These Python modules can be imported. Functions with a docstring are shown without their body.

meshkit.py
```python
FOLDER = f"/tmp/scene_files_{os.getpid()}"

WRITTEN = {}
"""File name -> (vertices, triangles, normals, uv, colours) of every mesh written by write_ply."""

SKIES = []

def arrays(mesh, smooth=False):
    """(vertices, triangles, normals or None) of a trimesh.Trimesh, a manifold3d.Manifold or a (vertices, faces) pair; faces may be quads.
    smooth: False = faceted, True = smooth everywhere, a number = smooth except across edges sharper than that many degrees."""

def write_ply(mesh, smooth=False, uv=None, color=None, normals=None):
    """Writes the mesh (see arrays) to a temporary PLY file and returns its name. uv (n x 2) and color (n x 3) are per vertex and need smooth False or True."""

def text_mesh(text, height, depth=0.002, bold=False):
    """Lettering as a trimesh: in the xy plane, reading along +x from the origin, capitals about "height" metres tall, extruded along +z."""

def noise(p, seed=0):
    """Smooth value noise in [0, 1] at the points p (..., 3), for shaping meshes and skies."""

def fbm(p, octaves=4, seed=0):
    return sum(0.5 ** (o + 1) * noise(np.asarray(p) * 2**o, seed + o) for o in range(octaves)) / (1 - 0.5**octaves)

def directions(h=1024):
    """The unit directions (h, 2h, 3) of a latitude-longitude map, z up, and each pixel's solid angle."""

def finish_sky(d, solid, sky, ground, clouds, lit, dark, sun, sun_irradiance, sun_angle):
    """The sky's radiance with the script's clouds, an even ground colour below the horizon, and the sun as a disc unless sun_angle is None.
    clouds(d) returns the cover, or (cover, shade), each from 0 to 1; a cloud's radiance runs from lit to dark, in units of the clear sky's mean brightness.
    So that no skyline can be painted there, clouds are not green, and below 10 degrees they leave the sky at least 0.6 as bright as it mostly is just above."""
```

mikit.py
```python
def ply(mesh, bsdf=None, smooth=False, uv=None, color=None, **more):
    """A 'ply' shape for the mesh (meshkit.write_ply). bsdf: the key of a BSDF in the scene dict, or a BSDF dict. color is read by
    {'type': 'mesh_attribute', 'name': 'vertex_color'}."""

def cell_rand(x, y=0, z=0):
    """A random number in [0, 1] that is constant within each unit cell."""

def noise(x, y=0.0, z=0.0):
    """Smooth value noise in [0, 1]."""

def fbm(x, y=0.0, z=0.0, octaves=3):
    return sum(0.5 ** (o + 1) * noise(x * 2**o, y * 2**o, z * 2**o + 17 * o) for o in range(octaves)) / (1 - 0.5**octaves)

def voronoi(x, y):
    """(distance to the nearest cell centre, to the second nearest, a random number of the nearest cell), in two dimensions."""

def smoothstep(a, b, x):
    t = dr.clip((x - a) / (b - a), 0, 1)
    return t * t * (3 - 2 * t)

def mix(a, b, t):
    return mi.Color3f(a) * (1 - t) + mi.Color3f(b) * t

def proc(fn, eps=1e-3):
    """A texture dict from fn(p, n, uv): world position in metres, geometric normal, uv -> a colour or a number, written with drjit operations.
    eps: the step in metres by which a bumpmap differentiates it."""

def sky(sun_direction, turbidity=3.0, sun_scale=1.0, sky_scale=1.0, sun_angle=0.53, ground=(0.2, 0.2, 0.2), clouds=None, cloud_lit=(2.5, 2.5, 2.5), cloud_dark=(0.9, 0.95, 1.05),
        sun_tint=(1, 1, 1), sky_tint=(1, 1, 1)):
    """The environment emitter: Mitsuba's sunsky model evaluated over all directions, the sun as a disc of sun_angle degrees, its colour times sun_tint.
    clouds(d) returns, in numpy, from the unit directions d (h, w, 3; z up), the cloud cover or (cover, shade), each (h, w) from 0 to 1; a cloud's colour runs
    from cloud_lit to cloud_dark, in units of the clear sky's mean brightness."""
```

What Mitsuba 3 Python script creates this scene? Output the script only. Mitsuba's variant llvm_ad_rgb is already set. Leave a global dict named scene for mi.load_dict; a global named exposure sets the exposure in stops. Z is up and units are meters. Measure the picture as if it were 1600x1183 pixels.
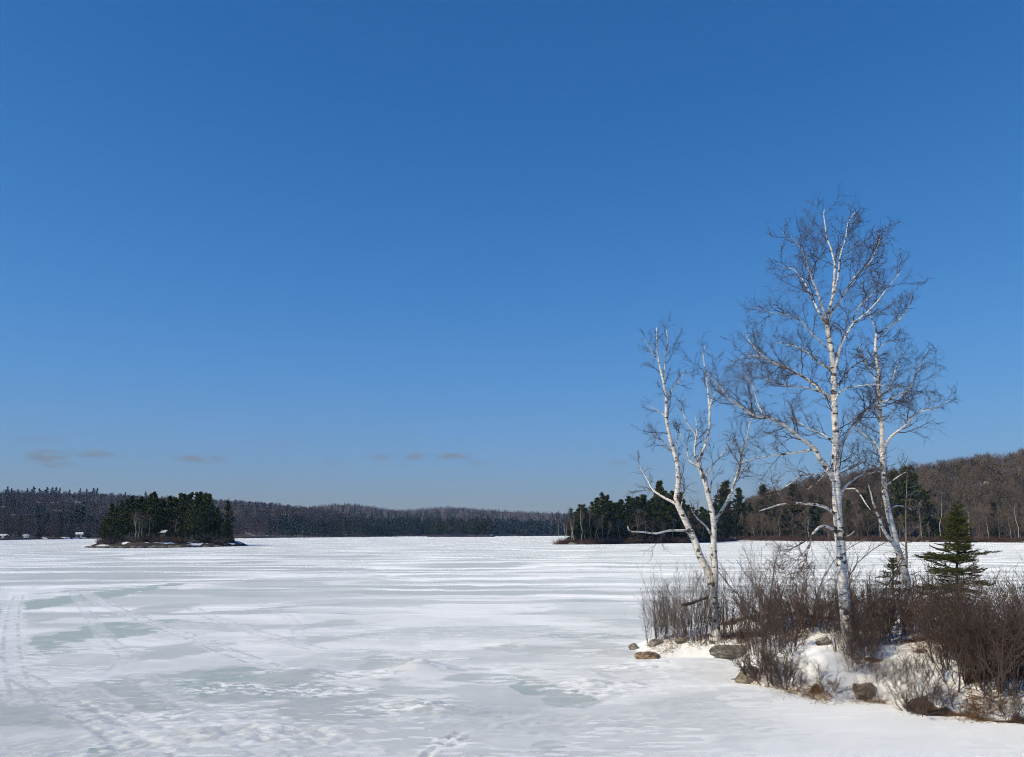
import math
import numpy as np
import drjit as dr
import trimesh
import shapely
from shapely.geometry import Polygon
import mitsuba as mi
import mikit, meshkit

T = mi.ScalarTransform4f
# ------------------------------------------------------------------ camera, sky, exposure
F, CX, CY, HOR = 1230.0, 800.0, 591.5, 833.0          # focal length of the photograph in its pixels, its centre, its horizon row
CAM = np.array([0.0, 0.0, 3.5])
PITCH = math.atan((HOR - CY) / F)
FWD = np.array([0, math.cos(PITCH), math.sin(PITCH)])
UP = np.array([0, -math.sin(PITCH), math.cos(PITCH)])
exposure = 1.3
SUN_AZ, SUN_EL = math.radians(116), math.radians(38)    # to the left of the view, height
SUN = (-math.sin(SUN_AZ) * math.cos(SUN_EL), math.cos(SUN_AZ) * math.cos(SUN_EL), math.sin(SUN_EL))


def ray(px, py):
    px, py = np.asarray(px, float), np.asarray(py, float)
    d = FWD + ((px - CX) / F)[..., None] * np.array([1.0, 0, 0]) + ((CY - py) / F)[..., None] * UP
    return d / np.linalg.norm(d, axis=-1, keepdims=True)


def ground(px, py, z=0.0):
    d = ray(px, py)
    return CAM + d * ((z - CAM[2]) / d[..., 2:3])


def at_depth(px, py, depth):
    d = ray(px, py)
    return CAM + d * (np.asarray(depth, float) / d[..., 1])[..., None]


def azimuth(px):
    d = ray(px, np.full_like(np.asarray(px, float), HOR))
    return np.arctan2(d[..., 0], d[..., 1])


CLOUDS = [(73, 713, 26, 9, .42), (145, 709, 30, 4.5, .42), (312, 717, 38, 5.5, .45), (437, 694, 22, 4, .22), (590, 714, 22, 4, .36), (650, 714, 17, 5, .42), (709, 714, 26, 5.5, .50),
          (747, 724, 18, 3, .36), (968, 723, 18, 3.5, .30), (92, 727, 24, 3.5, .35), (60, 686, 30, 3, .18), (520, 722, 25, 3, .2), (-120, 705, 60, 6, .4), (1760, 700, 50, 6, .4)]


def clouds(d):
    cover = np.zeros(d.shape[:2])
    shade = np.full(d.shape[:2], 0.45)
    az, el = np.arctan2(d[..., 0], d[..., 1]), np.arcsin(d[..., 2])
    low = (el > 0.01) & (el < 0.4) & (np.abs(az) < 1.2)
    a, e = az[low], el[low]
    n = meshkit.fbm(np.stack([a * 90, e * 260, e * 0], -1), 4, 5)
    c = np.zeros(len(a))
    for px, py, w, h, k in CLOUDS:
        r = ray(px, py)
        a0, e0 = math.atan2(r[0], r[1]), math.asin(r[2])
        q = ((a - a0) / (w / F)) ** 2 + ((e - e0) / (h / F)) ** 2
        c = np.maximum(c, min(1.5 * k, .75) * np.clip(1.35 - q, 0, 1) * np.clip((n - 0.22) * 3.4, 0, 1))
    cover[low] = c
    # thin whitish haze low in the sky, the same all round
    hz = 0.90 * np.exp(-np.clip(el, 0, 9) / 0.12)
    shade = np.where(cover > 0.02, 1.0, 0.0)
    return 1 - (1 - cover) * (1 - hz), shade * cover / (cover + hz * (1 - cover) + 1e-6)


scene, labels = {}, {}
scene["air"] = {"type": "homogeneous", "albedo": {"type": "rgb", "value": [0.93, 0.95, 0.97]}, "sigma_t": {"type": "rgb", "value": [0.000028, 0.000045, 0.000075]}}
scene["camera"] = {"type": "perspective", "medium": {"type": "ref", "id": "air"}, "fov": math.degrees(2 * math.atan(CX / F)), "fov_axis": "x", "near_clip": 0.1, "far_clip": 9000.0,
                   "to_world": T().look_at(origin=CAM.tolist(), target=(CAM + FWD).tolist(), up=[0, 0, 1])}
scene["sky"] = mikit.sky(SUN, turbidity=3.0, sun_scale=1.0, sky_scale=1.0, ground=(0.5, 0.5, 0.52), clouds=clouds, cloud_lit=(1.30, 1.20, 1.11), cloud_dark=(0.86, 1.0, 1.2), sun_tint=(0.955, 1.0, 0.955), sky_tint=(0.275, 0.81, 1.28))

# ------------------------------------------------------------------ helpers
rng = np.random.default_rng(7)
unit = lambda v: v / (np.linalg.norm(v, axis=-1, keepdims=True) + 1e-12)


USED = set()


def fresh(key):
    if key not in USED:
        USED.add(key)
        return key
    n = COUNT.get(key, 0) + 1
    COUNT[key] = n
    k = f"{key}_{n:03d}"
    USED.add(k)
    return k


COUNT = {}


def thing(name, label, cat, group=None, kind=None):
    key = fresh(name)
    labels[key] = {"label": label, "category": cat}
    if group:
        labels[key]["group"] = group
    if kind:
        labels[key]["kind"] = kind
    return key


PXOF = {}


def structure(name, label=None):
    key = fresh(name)
    labels[key] = {"kind": "structure"}
    if label:
        labels[key]["label"] = label
    return key


def part(parent, name, shape, kind=None, label=None):
    key = fresh(parent + "__" + name)
    scene[key] = shape
    if kind or label:
        labels[key] = {k: v for k, v in (("kind", kind), ("label", label)) if v}
    return key


def tubes(P, R, sides=4, uvs=False):
    """N polylines of K points each as tapered tubes: (vertices, triangles)."""
    P, R = np.asarray(P, float), np.asarray(R, float)
    N, K, _ = P.shape
    if N == 0:
        return np.zeros((0, 3)), np.zeros((0, 3), int)
    t = np.empty_like(P)
    t[:, 1:-1] = P[:, 2:] - P[:, :-2]
    t[:, 0], t[:, -1] = P[:, 1] - P[:, 0], P[:, -1] - P[:, -2]
    t = unit(t)
    m = unit(P[:, -1] - P[:, 0])
    ref = np.where(np.abs(m[:, 2:]) < 0.8, [[0, 0, 1.0]], [[1.0, 0.1, 0]])
    a = unit(np.cross(t, ref[:, None, :]))
    b = np.cross(t, a)
    ang = np.arange(sides) * 2 * np.pi / sides
    V = P[:, :, None] + R[:, :, None, None] * (np.cos(ang)[None, None, :, None] * a[:, :, None] + np.sin(ang)[None, None, :, None] * b[:, :, None])
    n, k, s = np.meshgrid(np.arange(N), np.arange(K - 1), np.arange(sides), indexing="ij")
    base = n * K * sides
    q = np.stack([base + k * sides + s, base + k * sides + (s + 1) % sides, base + (k + 1) * sides + (s + 1) % sides, base + (k + 1) * sides + s], -1).reshape(-1, 4)
    return V.reshape(-1, 3), np.vstack([q[:, [0, 1, 2]], q[:, [0, 2, 3]]])


def join(meshes):
    vs, fs, o = [], [], 0
    for v, f in meshes:
        vs.append(v)
        fs.append(np.asarray(f, int) + o)
        o += len(v)
    return np.vstack(vs), np.vstack(fs)


def blades(P, D, L, W, g):
    """Single thin triangles from P along unit D."""
    side = unit(np.cross(D, unit(g.normal(size=D.shape))))
    V = np.stack([P - side * W[:, None] / 2, P + side * W[:, None] / 2, P + D * L[:, None]], 1).reshape(-1, 3)
    return V, np.arange(len(V)).reshape(-1, 3)


def sample_lines(P, R, idx, t):
    K = P.shape[1]
    u = np.clip(t, 0, 0.999) * (K - 1)
    i = u.astype(int)
    w = (u - i)[:, None]
    p = P[idx, i] * (1 - w) + P[idx, i + 1] * w
    d = unit(P[idx, i + 1] - P[idx, i])
    r = R[idx, i] * (1 - w[:, 0]) + R[idx, i + 1] * w[:, 0]
    return p, d, r


def grow(g, P, R, counts, tr, ang, length, K=4, wig=0.25, up=0.1, rr=0.6, rmax=9, rmin=0.002, tip=0.35):
    """Children of the polylines P: counts per parent, at t in tr, leaving at ang +- sd degrees; length(parent length, t)."""
    counts = np.asarray(counts, int)
    idx = np.repeat(np.arange(len(P)), counts)
    if len(idx) == 0:
        return np.zeros((0, K, 3)), np.zeros((0, K))
    order = np.concatenate([(np.arange(c) + g.random(c)) / max(c, 1) for c in counts]) if len(counts) < 4000 else g.random(len(idx))
    t = tr[0] + (tr[1] - tr[0]) * order
    p, d, r = sample_lines(P, R, idx, t)
    Lp = np.linalg.norm(np.diff(P, axis=1), axis=-1).sum(1)[idx]
    L = length(Lp, t) * g.uniform(0.65, 1.3, len(t))
    perp = unit(np.cross(d, unit(g.normal(size=d.shape))))
    a = np.radians(np.clip(g.normal(ang[0], ang[1], len(t)), 12, 100))[:, None]
    cur = unit(d * np.cos(a) + perp * np.sin(a))
    out = [p]
    for k in range(K - 1):
        out.append(out[-1] + cur * (L / (K - 1))[:, None])
        cur = unit(cur + wig * g.normal(size=cur.shape) + np.array([0, 0, up]))
    Q = np.stack(out, 1)
    r0 = np.clip(r * rr, rmin, rmax)
    return Q, r0[:, None] * np.linspace(1, tip, K)[None]


def resample(pts, K):
    pts = np.asarray(pts, float)
    s = np.r_[0, np.cumsum(np.linalg.norm(np.diff(pts, axis=0), axis=1))]
    u = np.linspace(0, s[-1], K)
    from scipy.interpolate import PchipInterpolator
    return np.stack([PchipInterpolator(s, pts[:, k])(u) for k in range(pts.shape[1])], 1)


def cn(p, scale, seed=0, o=3):
    return meshkit.fbm(np.asarray(p) * scale, o, seed) - 0.5


# ------------------------------------------------------------------ materials
def bsdf(name, d):
    scene[name] = d


def diffuse(fn, rough=0.9, spec=0.2):
    return {"type": "principled", "base_color": mikit.proc(fn) if callable(fn) else {"type": "rgb", "value": list(fn)}, "roughness": rough, "specular": spec}


def two(d):
    return {"type": "twosided", "bsdf": d}


N_, FB, SS, MX = mikit.noise, mikit.fbm, mikit.smoothstep, mikit.mix


def vary(a, b, s, o=2):
    return lambda p, n, uv: MX(a, b, FB(p.x * s, p.y * s, p.z * s, o))


bsdf("mat_pine_needles", two(diffuse(vary((0.030, 0.042, 0.013), (0.10, 0.115, 0.032), 0.35), 0.75)))
bsdf("mat_spruce_needles", two(diffuse(vary((0.024, 0.038, 0.014), (0.075, 0.092, 0.030), 0.35), 0.75)))
bsdf("mat_far_needles", two(diffuse(vary((0.020, 0.031, 0.030), (0.032, 0.046, 0.042), 0.05), 0.8)))
bsdf("mat_far_twigs", two(diffuse(vary((0.062, 0.051, 0.053), (0.090, 0.072, 0.073), 0.04), 0.9)))
bsdf("mat_hill_twigs", two(diffuse(vary((0.115, 0.087, 0.068), (0.215, 0.165, 0.13), 0.06), 0.9)))
bsdf("mat_grey_bark", diffuse(vary((0.10, 0.088, 0.075), (0.24, 0.21, 0.18), 1.5), 0.9))
bsdf("mat_pale_bark", diffuse(vary((0.26, 0.24, 0.21), (0.52, 0.48, 0.43), 1.2), 0.9))
bsdf("mat_dark_bark", diffuse(vary((0.035, 0.028, 0.022), (0.09, 0.07, 0.055), 2.0), 0.9))
bsdf("mat_birch_twig", two(diffuse(vary((0.050, 0.036, 0.033), (0.12, 0.086, 0.076), 2.5), 0.7)))
bsdf("mat_shrub_stem", two(diffuse(vary((0.042, 0.030, 0.027), (0.14, 0.100, 0.085), 2.0), 0.75)))
bsdf("mat_shrub_red", two(diffuse(vary((0.050, 0.033, 0.028), (0.135, 0.088, 0.070), 2.0), 0.75)))
bsdf("mat_shrub_grey", two(diffuse(vary((0.09, 0.075, 0.066), (0.24, 0.20, 0.175), 2.0), 0.75)))
bsdf("mat_shore_brush", two(diffuse(vary((0.060, 0.034, 0.027), (0.14, 0.085, 0.068), 0.5), 0.8)))
bsdf("mat_dry_grass", two(diffuse(vary((0.12, 0.06, 0.028), (0.30, 0.18, 0.085), 5.0), 0.8)))
bsdf("mat_fir_needles", two(diffuse(vary((0.034, 0.048, 0.012), (0.10, 0.115, 0.024), 3.0), 0.6)))
bsdf("mat_roof_snow", diffuse((0.82, 0.83, 0.85), 0.9))
bsdf("mat_house_wall", diffuse((0.10, 0.085, 0.075), 0.8))
bsdf("mat_white_wall", diffuse((0.7, 0.7, 0.68), 0.7))
bsdf("mat_pane", {"type": "principled", "base_color": {"type": "rgb", "value": [0.03, 0.035, 0.04]}, "roughness": 0.1, "specular": 0.5})


def birch_bark(p, n, uv):
    warp = 0.9 * N_(p.x * 5, p.y * 5, p.z * 3)
    band = N_(p.x * 5 + warp, p.y * 5, p.z * 46)                      # lenticels: short dark dashes round the stem
    dash = SS(0.62, 0.74, band)
    scar = SS(0.59, 0.64, FB(p.x * 8 + 9, p.y * 8, p.z * 11, 4) + 0.10 * (N_(p.x * 2, p.y * 2, p.z * 1.7) - 0.5))       # dark patches below old branches
    peel = FB(p.x * 7, p.y * 7, p.z * 16 + 3, 2)
    base = MX((0.80, 0.76, 0.70), (0.62, 0.53, 0.45), SS(0.48, 0.75, peel))
    c = MX(base, (0.16, 0.13, 0.115), dash * 0.5)
    return MX(c, (0.05, 0.04, 0.038), scar * 0.95)


bsdf("mat_birch_bark", {"type": "bumpmap", "arbitrary": mikit.proc(lambda p, n, uv: FB(p.x * 8, p.y * 8, p.z * 30, 2), 4e-3), "scale": 0.010, "bsdf": diffuse(birch_bark, 0.7, 0.3)})


def rock_color(p, n, uv):
    c = MX((0.13, 0.12, 0.105), (0.36, 0.33, 0.28), SS(0.3, 0.7, FB(p.x * 9, p.y * 9, p.z * 14, 4)))
    c = MX(c, (0.07, 0.066, 0.058), 0.8 * SS(0.50, 0.62, FB(p.x * 26 + 5, p.y * 26, p.z * 34, 3)))
    return c


def rust_rock(p, n, uv):
    c = MX((0.15, 0.122, 0.098), (0.33, 0.28, 0.225), SS(0.3, 0.7, FB(p.x * 9, p.y * 9, p.z * 14, 4)))
    return MX(c, (0.075, 0.06, 0.048), 0.85 * SS(0.48, 0.62, FB(p.x * 24 + 5, p.y * 24, p.z * 32, 3)))


rock_bump = mikit.proc(lambda p, n, uv: FB(p.x * 14, p.y * 14, p.z * 14, 3), 4e-3)
bsdf("mat_rock", {"type": "bumpmap", "arbitrary": rock_bump, "scale": 0.04, "bsdf": diffuse(rock_color, 0.85)})
def orange_rock(p, n, uv):
    c = MX((0.24, 0.16, 0.105), (0.41, 0.30, 0.205), SS(0.3, 0.7, FB(p.x * 9, p.y * 9, p.z * 14, 4)))
    return MX(c, (0.08, 0.062, 0.05), 0.85 * SS(0.52, 0.62, FB(p.x * 14, p.y * 14, p.z * 20, 3)))


bsdf("mat_orange_rock", {"type": "bumpmap", "arbitrary": rock_bump, "scale": 0.04, "bsdf": diffuse(orange_rock, 0.85)})
bsdf("mat_rust_rock", {"type": "bumpmap", "arbitrary": rock_bump, "scale": 0.04, "bsdf": diffuse(rust_rock, 0.85)})

# ------------------------------------------------------------------ the frozen lake
# bare-ice patches: box in the photograph (left, right, top, bottom) -> place and size on the ice; turn in degrees, strength, tint (0 grey, 1 teal)
PATCH = [(28, 122, 912, 1008, 0, 1.2, 1.0), (34, 192, 968, 1050, 0, 1.2, 1.0), (-60, 28, 985, 1042, 0, .7, .4), (290, 402, 1035, 1096, 0, 1.15, 1.0), (402, 482, 1058, 1096, 0, 1.0, .7), (-60, 310, 1062, 1142, 0, 1.0, .15), (130, 570, 1042, 1114, 0, .95, .3),
         (400, 610, 1078, 1142, 0, 1.0, .0), (138, 208, 1150, 1192, 0, 1.0, .9), (215, 292, 1164, 1188, 0, .6, .2), (216, 345, 1002, 1030, 0, .7, .4), (435, 610, 966, 1005, 0, .8, .15), (208, 285, 942, 966, 0, .8, .3), (745, 960, 996, 1022, 0, .7, .0),
         (850, 1015, 989, 998, 0, 1.0, .1), (550, 655, 1024, 1052, 12, .9, .0), (685, 835, 1053, 1068, -10, .8, .5), (800, 864, 1056, 1092, 0, 1.1, 1.0), (846, 934, 1078, 1108, 0, .95, .75), (640, 868, 1070, 1122, 0, .62, .35), (815, 898, 1156, 1180, 0, .85, .0),
         (565, 695, 1068, 1086, -12, .7, .05), (365, 610, 898, 936, 0, .6, .35), (455, 665, 934, 956, 0, .6, .2), (855, 1012, 936, 972, 0, .55, .0), (560, 760, 1118, 1140, 0, .45, .1), (900, 1010, 1012, 1030, 0, .35, .0), (250, 420, 915, 942, 0, .55, .3), (0, 190, 890, 925, 0, .5, .3)]


def _patch(x0, x1, y0, y1, turn, k, tl):
    a, b = ground(np.array([(x0 + x1) / 2.0] * 2), np.array([y1, y0], float))[:, 1]
    py = HOR + (y1 - HOR) * (y0 - HOR) * 2 / (y0 + y1 - 2 * HOR)
    c = ground(np.array((x0 + x1) / 2.0), np.array(py))
    return float(c[0]), float((a + b) / 2), float((x1 - x0) / 2 / F * c[1]), float((b - a) / 2), math.cos(math.radians(turn)), math.sin(math.radians(turn)), k, tl


PATCH_W = [_patch(*q) for q in PATCH]
# snowmobile and foot tracks, traced on the ice: (photograph points, half width of the pair, strength)
TRACKS = [([(30, 1058), (56, 1072), (165, 1134), (240, 1183)], .38, .8), ([(112, 1068), (190, 1118), (270, 1160)], .38, .5), ([(215, 1055), (300, 1105), (400, 1165), (430, 1183)], .34, .6), ([(130, 925), (187, 954), (289, 993), (420, 1040)], .38, .8),
          ([(112, 920), (137, 960), (170, 1000), (198, 1025), (185, 1046), (110, 1051), (50, 1049)], .26, .5), ([(30, 930), (18, 980), (22, 1045), (40, 1100)], .30, .7), ([(300, 950), (390, 985), (500, 1015)], .36, .6), ([(390, 938), (450, 965), (470, 1000)], .3, .4),
          ([(1060, 1080), (960, 1062), (905, 1050), (820, 1046)], .07, .6), ([(600, 1128), (720, 1126), (850, 1110), (960, 1090), (1010, 1078)], .10, .5), ([(390, 1112), (440, 1135), (520, 1160), (600, 1183)], .35, .5)]
SEG = []
for pts, hw, k in TRACKS:
    w = resample(ground(np.array([q[0] for q in pts], float), np.array([q[1] for q in pts], float)), 3 * len(pts) - 2)
    SEG += [(*map(float, a[:2]), *map(float, b[:2]), hw, k) for a, b in zip(w[:-1], w[1:])]


BAND = []
for pts, hw, k in [([(-40, 1070), (152, 1052), (350, 1030), (600, 1006), (860, 1004)], 1.1, .9), ([(150, 1006), (300, 997), (500, 988), (640, 972)], 1.2, .85), ([(28, 925), (18, 985), (30, 1046)], .5, .8),
                   ([(190, 968), (330, 962), (470, 972)], .9, .8), ([(500, 952), (700, 958), (900, 975)], 1.6, .8), ([(40, 1150), (240, 1140), (420, 1128)], .35, .7)]:
    w = resample(ground(np.array([q[0] for q in pts], float), np.array([q[1] for q in pts], float)), 2 * len(pts) - 1)
    BAND += [(*map(float, a[:2]), *map(float, b[:2]), hw, k) for a, b in zip(w[:-1], w[1:])]


def ice_cover(x, y):
    wx, wy = FB(x * 0.30, y * 0.22, 3.0, 2) - 0.5, FB(x * 0.30, y * 0.22, 8.0, 2) - 0.5
    fine = FB(x * 1.0, y * 1.7, 2.0, 4) - 0.5
    qx, qy = x + 2.0 * wx + 0.05 * y, y + 2.2 * wy - 0.07 * x
    st = FB(qx * 0.036, qy * 0.135, 1.0, 3)                            # drifts lying across the view: a sharp edge, then thinning out
    saw = qy * 0.085 + 2.4 * FB(qx * 0.045, qy * 0.07, 1.0, 2) + 1.1 * st + 0.22 * fine
    saw = saw - dr.floor(saw)
    crest0 = SS(0.0, 0.05, saw) * SS(0.34, 0.14, saw)
    lee = SS(0.30, 0.48, saw) * SS(1.0, 0.985, saw)
    tongue = SS(0.36, 0.52, FB(qx * 0.09 + 11, qy * 0.22, 5.0, 2))            # the banks end in tongues
    crest0, lee = crest0 * (0.25 + 0.75 * tongue), lee * (1 - 0.45 * SS(0.62, 0.72, FB(qx * 0.05 + 31, qy * 0.12, 9.0, 2)))
    st2 = FB(qx * 0.10 + 40, qy * 0.50, 6.0, 3)                         # thin ones
    far = SS(21, 42, y)
    bare, teal = mi.Float(0), mi.Float(0)
    for cx, cy, rx, ry, c, s, k, tl in PATCH_W:
        dx, dy = x - cx, y - cy
        u, v = (dx * c + dy * s) / rx, (dy * c - dx * s) / ry
        e = SS(1.10, 0.86, dr.sqrt(u * u + v * v) + 1.0 * fine + 0.4 * wx)
        bare = dr.maximum(bare, e * k)
        teal = dr.maximum(teal, e * tl)
    land = SS(4.6, 1.4, x - 0.10 * y)                                    # the snow is deeper towards the islet
    land = dr.maximum(land, 0.85 * SS(26, 40, y))
    amp = dr.lerp(0.40, 1.0, far) * dr.lerp(1.0, 0.95, SS(110, 280, y))
    drift = lee * amp * land * (1 - 0.7 * SS(0.56, 0.59, st2) * SS(24, 34, y))
    bare = dr.maximum(bare * (1 - 0.35 * crest0 * SS(30, 40, y)), drift * (1 - 0.6 * teal))
    for ax, ay, bx, by, hw, k in BAND:                                   # long banks of blown snow
        ux, uy = bx - ax, by - ay
        t = dr.clip(((x - ax) * ux + (y - ay) * uy) / (ux * ux + uy * uy), 0, 1)
        d = dr.sqrt(dr.square(x - ax - ux * t) + dr.square(y - ay - uy * t))
        bare = bare * (1 - k * SS(hw * 1.1, hw * 0.8, d + 1.5 * hw * fine))
    track, rut = mi.Float(0), mi.Float(0)
    for ax, ay, bx, by, hw, k in SEG:
        ux, uy = bx - ax, by - ay
        t = dr.clip(((x - ax) * ux + (y - ay) * uy) / (ux * ux + uy * uy), 0, 1)
        d = dr.sqrt(dr.square(x - ax - ux * t) + dr.square(y - ay - uy * t))
        track = dr.maximum(track, k * SS(hw * 1.25, hw * 0.8, d + 0.9 * hw * fine))
        rut = dr.maximum(rut, k * SS(0.085, 0.03, dr.abs(d - 0.7 * hw)))
    crest = crest0 * (0.25 + 0.75 * far) * (0.35 + 0.65 * land) + 0.7 * SS(0.58, 0.60, st2) * far * SS(150, 70, y)
    return dr.clip(1 - bare, 0, 1), teal, track, rut, fine, land, dr.clip(crest, 0, 1)


BROKEN = [(*map(float, ground(np.array(float(a)), np.array(float(b)))[:2]), c, d) for a, b, c, d in
          [(665, 1108, 1.3, .6), (480, 1078, 2.0, 1.0), (930, 1075, 1.6, 1.2), (420, 1150, 1.6, .6), (350, 1075, 1.2, 1.0), (560, 1055, 1.4, .9), (700, 1160, .6, .5), (720, 1046, 1.6, .5), (240, 1120, 1.5, .6), (985, 1050, 1.6, .8)]]


def ice_color(p, n, uv):
    snow, teal, track, rut, fine, land, crest = ice_cover(p.x, p.y)
    grain = FB(p.x * 8, p.y * 12, 4.0, 3)
    near = SS(40, 24, p.y)
    ice = MX((0.465, 0.50, 0.508), (0.385, 0.455, 0.448), teal * SS(0.08, 0.34, FB(p.x * 0.8, p.y * 1.1, 9.0, 2) + 0.15))
    chip = SS(0.56, 0.60, FB(p.x * 2.4 + 0.4 * p.y, p.y * 7.5, 6.0, 3)) * SS(0.42, 0.58, FB(p.x * 0.5, p.y * 0.6, 3.0, 2))
    dirt = SS(0.54, 0.60, FB(p.x * 1.6 + 0.5 * p.y, p.y * 5.5, 16.0, 3))
    ice = MX(ice, (0.48, 0.505, 0.52), dirt * near * 0.9)
    old = MX((0.67, 0.69, 0.70), (0.765, 0.78, 0.79), SS(0.35, 0.65, FB(p.x * 0.5, p.y * 0.9, 7.0, 3)))
    old = MX(old, (0.645, 0.672, 0.682), 0.55 * SS(32, 50, p.y) * land)
    old = MX(old, (0.63, 0.655, 0.665), 0.5 * SS(-1.5, -4.0, p.x) * SS(24, 19, p.y))
    old = MX(old, (0.81, 0.82, 0.83), 0.75 * (1 - land))
    old = MX(old, (0.61, 0.635, 0.655), land * dirt * near * 0.5)
    c = MX(ice, MX(old, (0.90, 0.905, 0.915), crest * 0.95), snow)
    c = MX(c, (0.86, 0.87, 0.88), chip * near * 0.65)
    broken = mi.Float(0)
    for bx_, by_, rx_, ry_ in BROKEN:
        broken = dr.maximum(broken, SS(1.0, 0.3, dr.square((p.x - bx_) / rx_) + dr.square((p.y - by_) / ry_)))
    c = MX(c, (0.90, 0.905, 0.91), 0.9 * broken * SS(0.54, 0.58, FB(p.x * 5 + 0.8 * p.y, p.y * 11, 31.0, 2)))
    c = MX(c, (0.46, 0.485, 0.50), 0.6 * broken * SS(0.43, 0.40, FB(p.x * 5 + 0.8 * p.y, p.y * 11 + 0.8, 31.0, 2)))
    c = MX(c, MX((0.60, 0.625, 0.645), (0.80, 0.815, 0.83), SS(0.42, 0.58, grain)), track * 0.7)
    return MX(c, (0.44, 0.46, 0.475), rut * 0.8 * SS(0.42, 0.55, N_(p.x * 3, p.y * 3, 2.0)))


def ice_bump(p, n, uv):
    near = SS(60, 15, p.y)
    return near * (FB(p.x * 2.6 + 0.5 * p.y, p.y * 6.5, 5.0, 4) + 0.35 * FB(p.x * 12, p.y * 24, 1.0, 2))


bsdf("mat_ice", {"type": "bumpmap", "arbitrary": mikit.proc(ice_bump, 0.01), "scale": 0.018, "bsdf": diffuse(ice_color, 0.75, 0.25)})


def graded(lo, hi, step, far_lo, far_hi, ratio=1.16):
    mid = list(np.arange(lo, hi, step))
    a, s, x = [], step, mid[-1]
    while x < far_hi:
        s *= ratio
        x += s
        a.append(x)
    b, s, x = [], step, mid[0]
    while x > far_lo:
        s *= ratio
        x -= s
        b.append(x)
    return np.array(b[::-1] + mid + a)


def seg_dist(x, y, ax, ay, bx, by):
    ux, uy = bx - ax, by - ay
    t = np.clip(((x - ax) * ux + (y - ay) * uy) / (ux * ux + uy * uy + 1e-9), 0, 1)
    return np.hypot(x - ax - ux * t, y - ay - uy * t)


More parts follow.
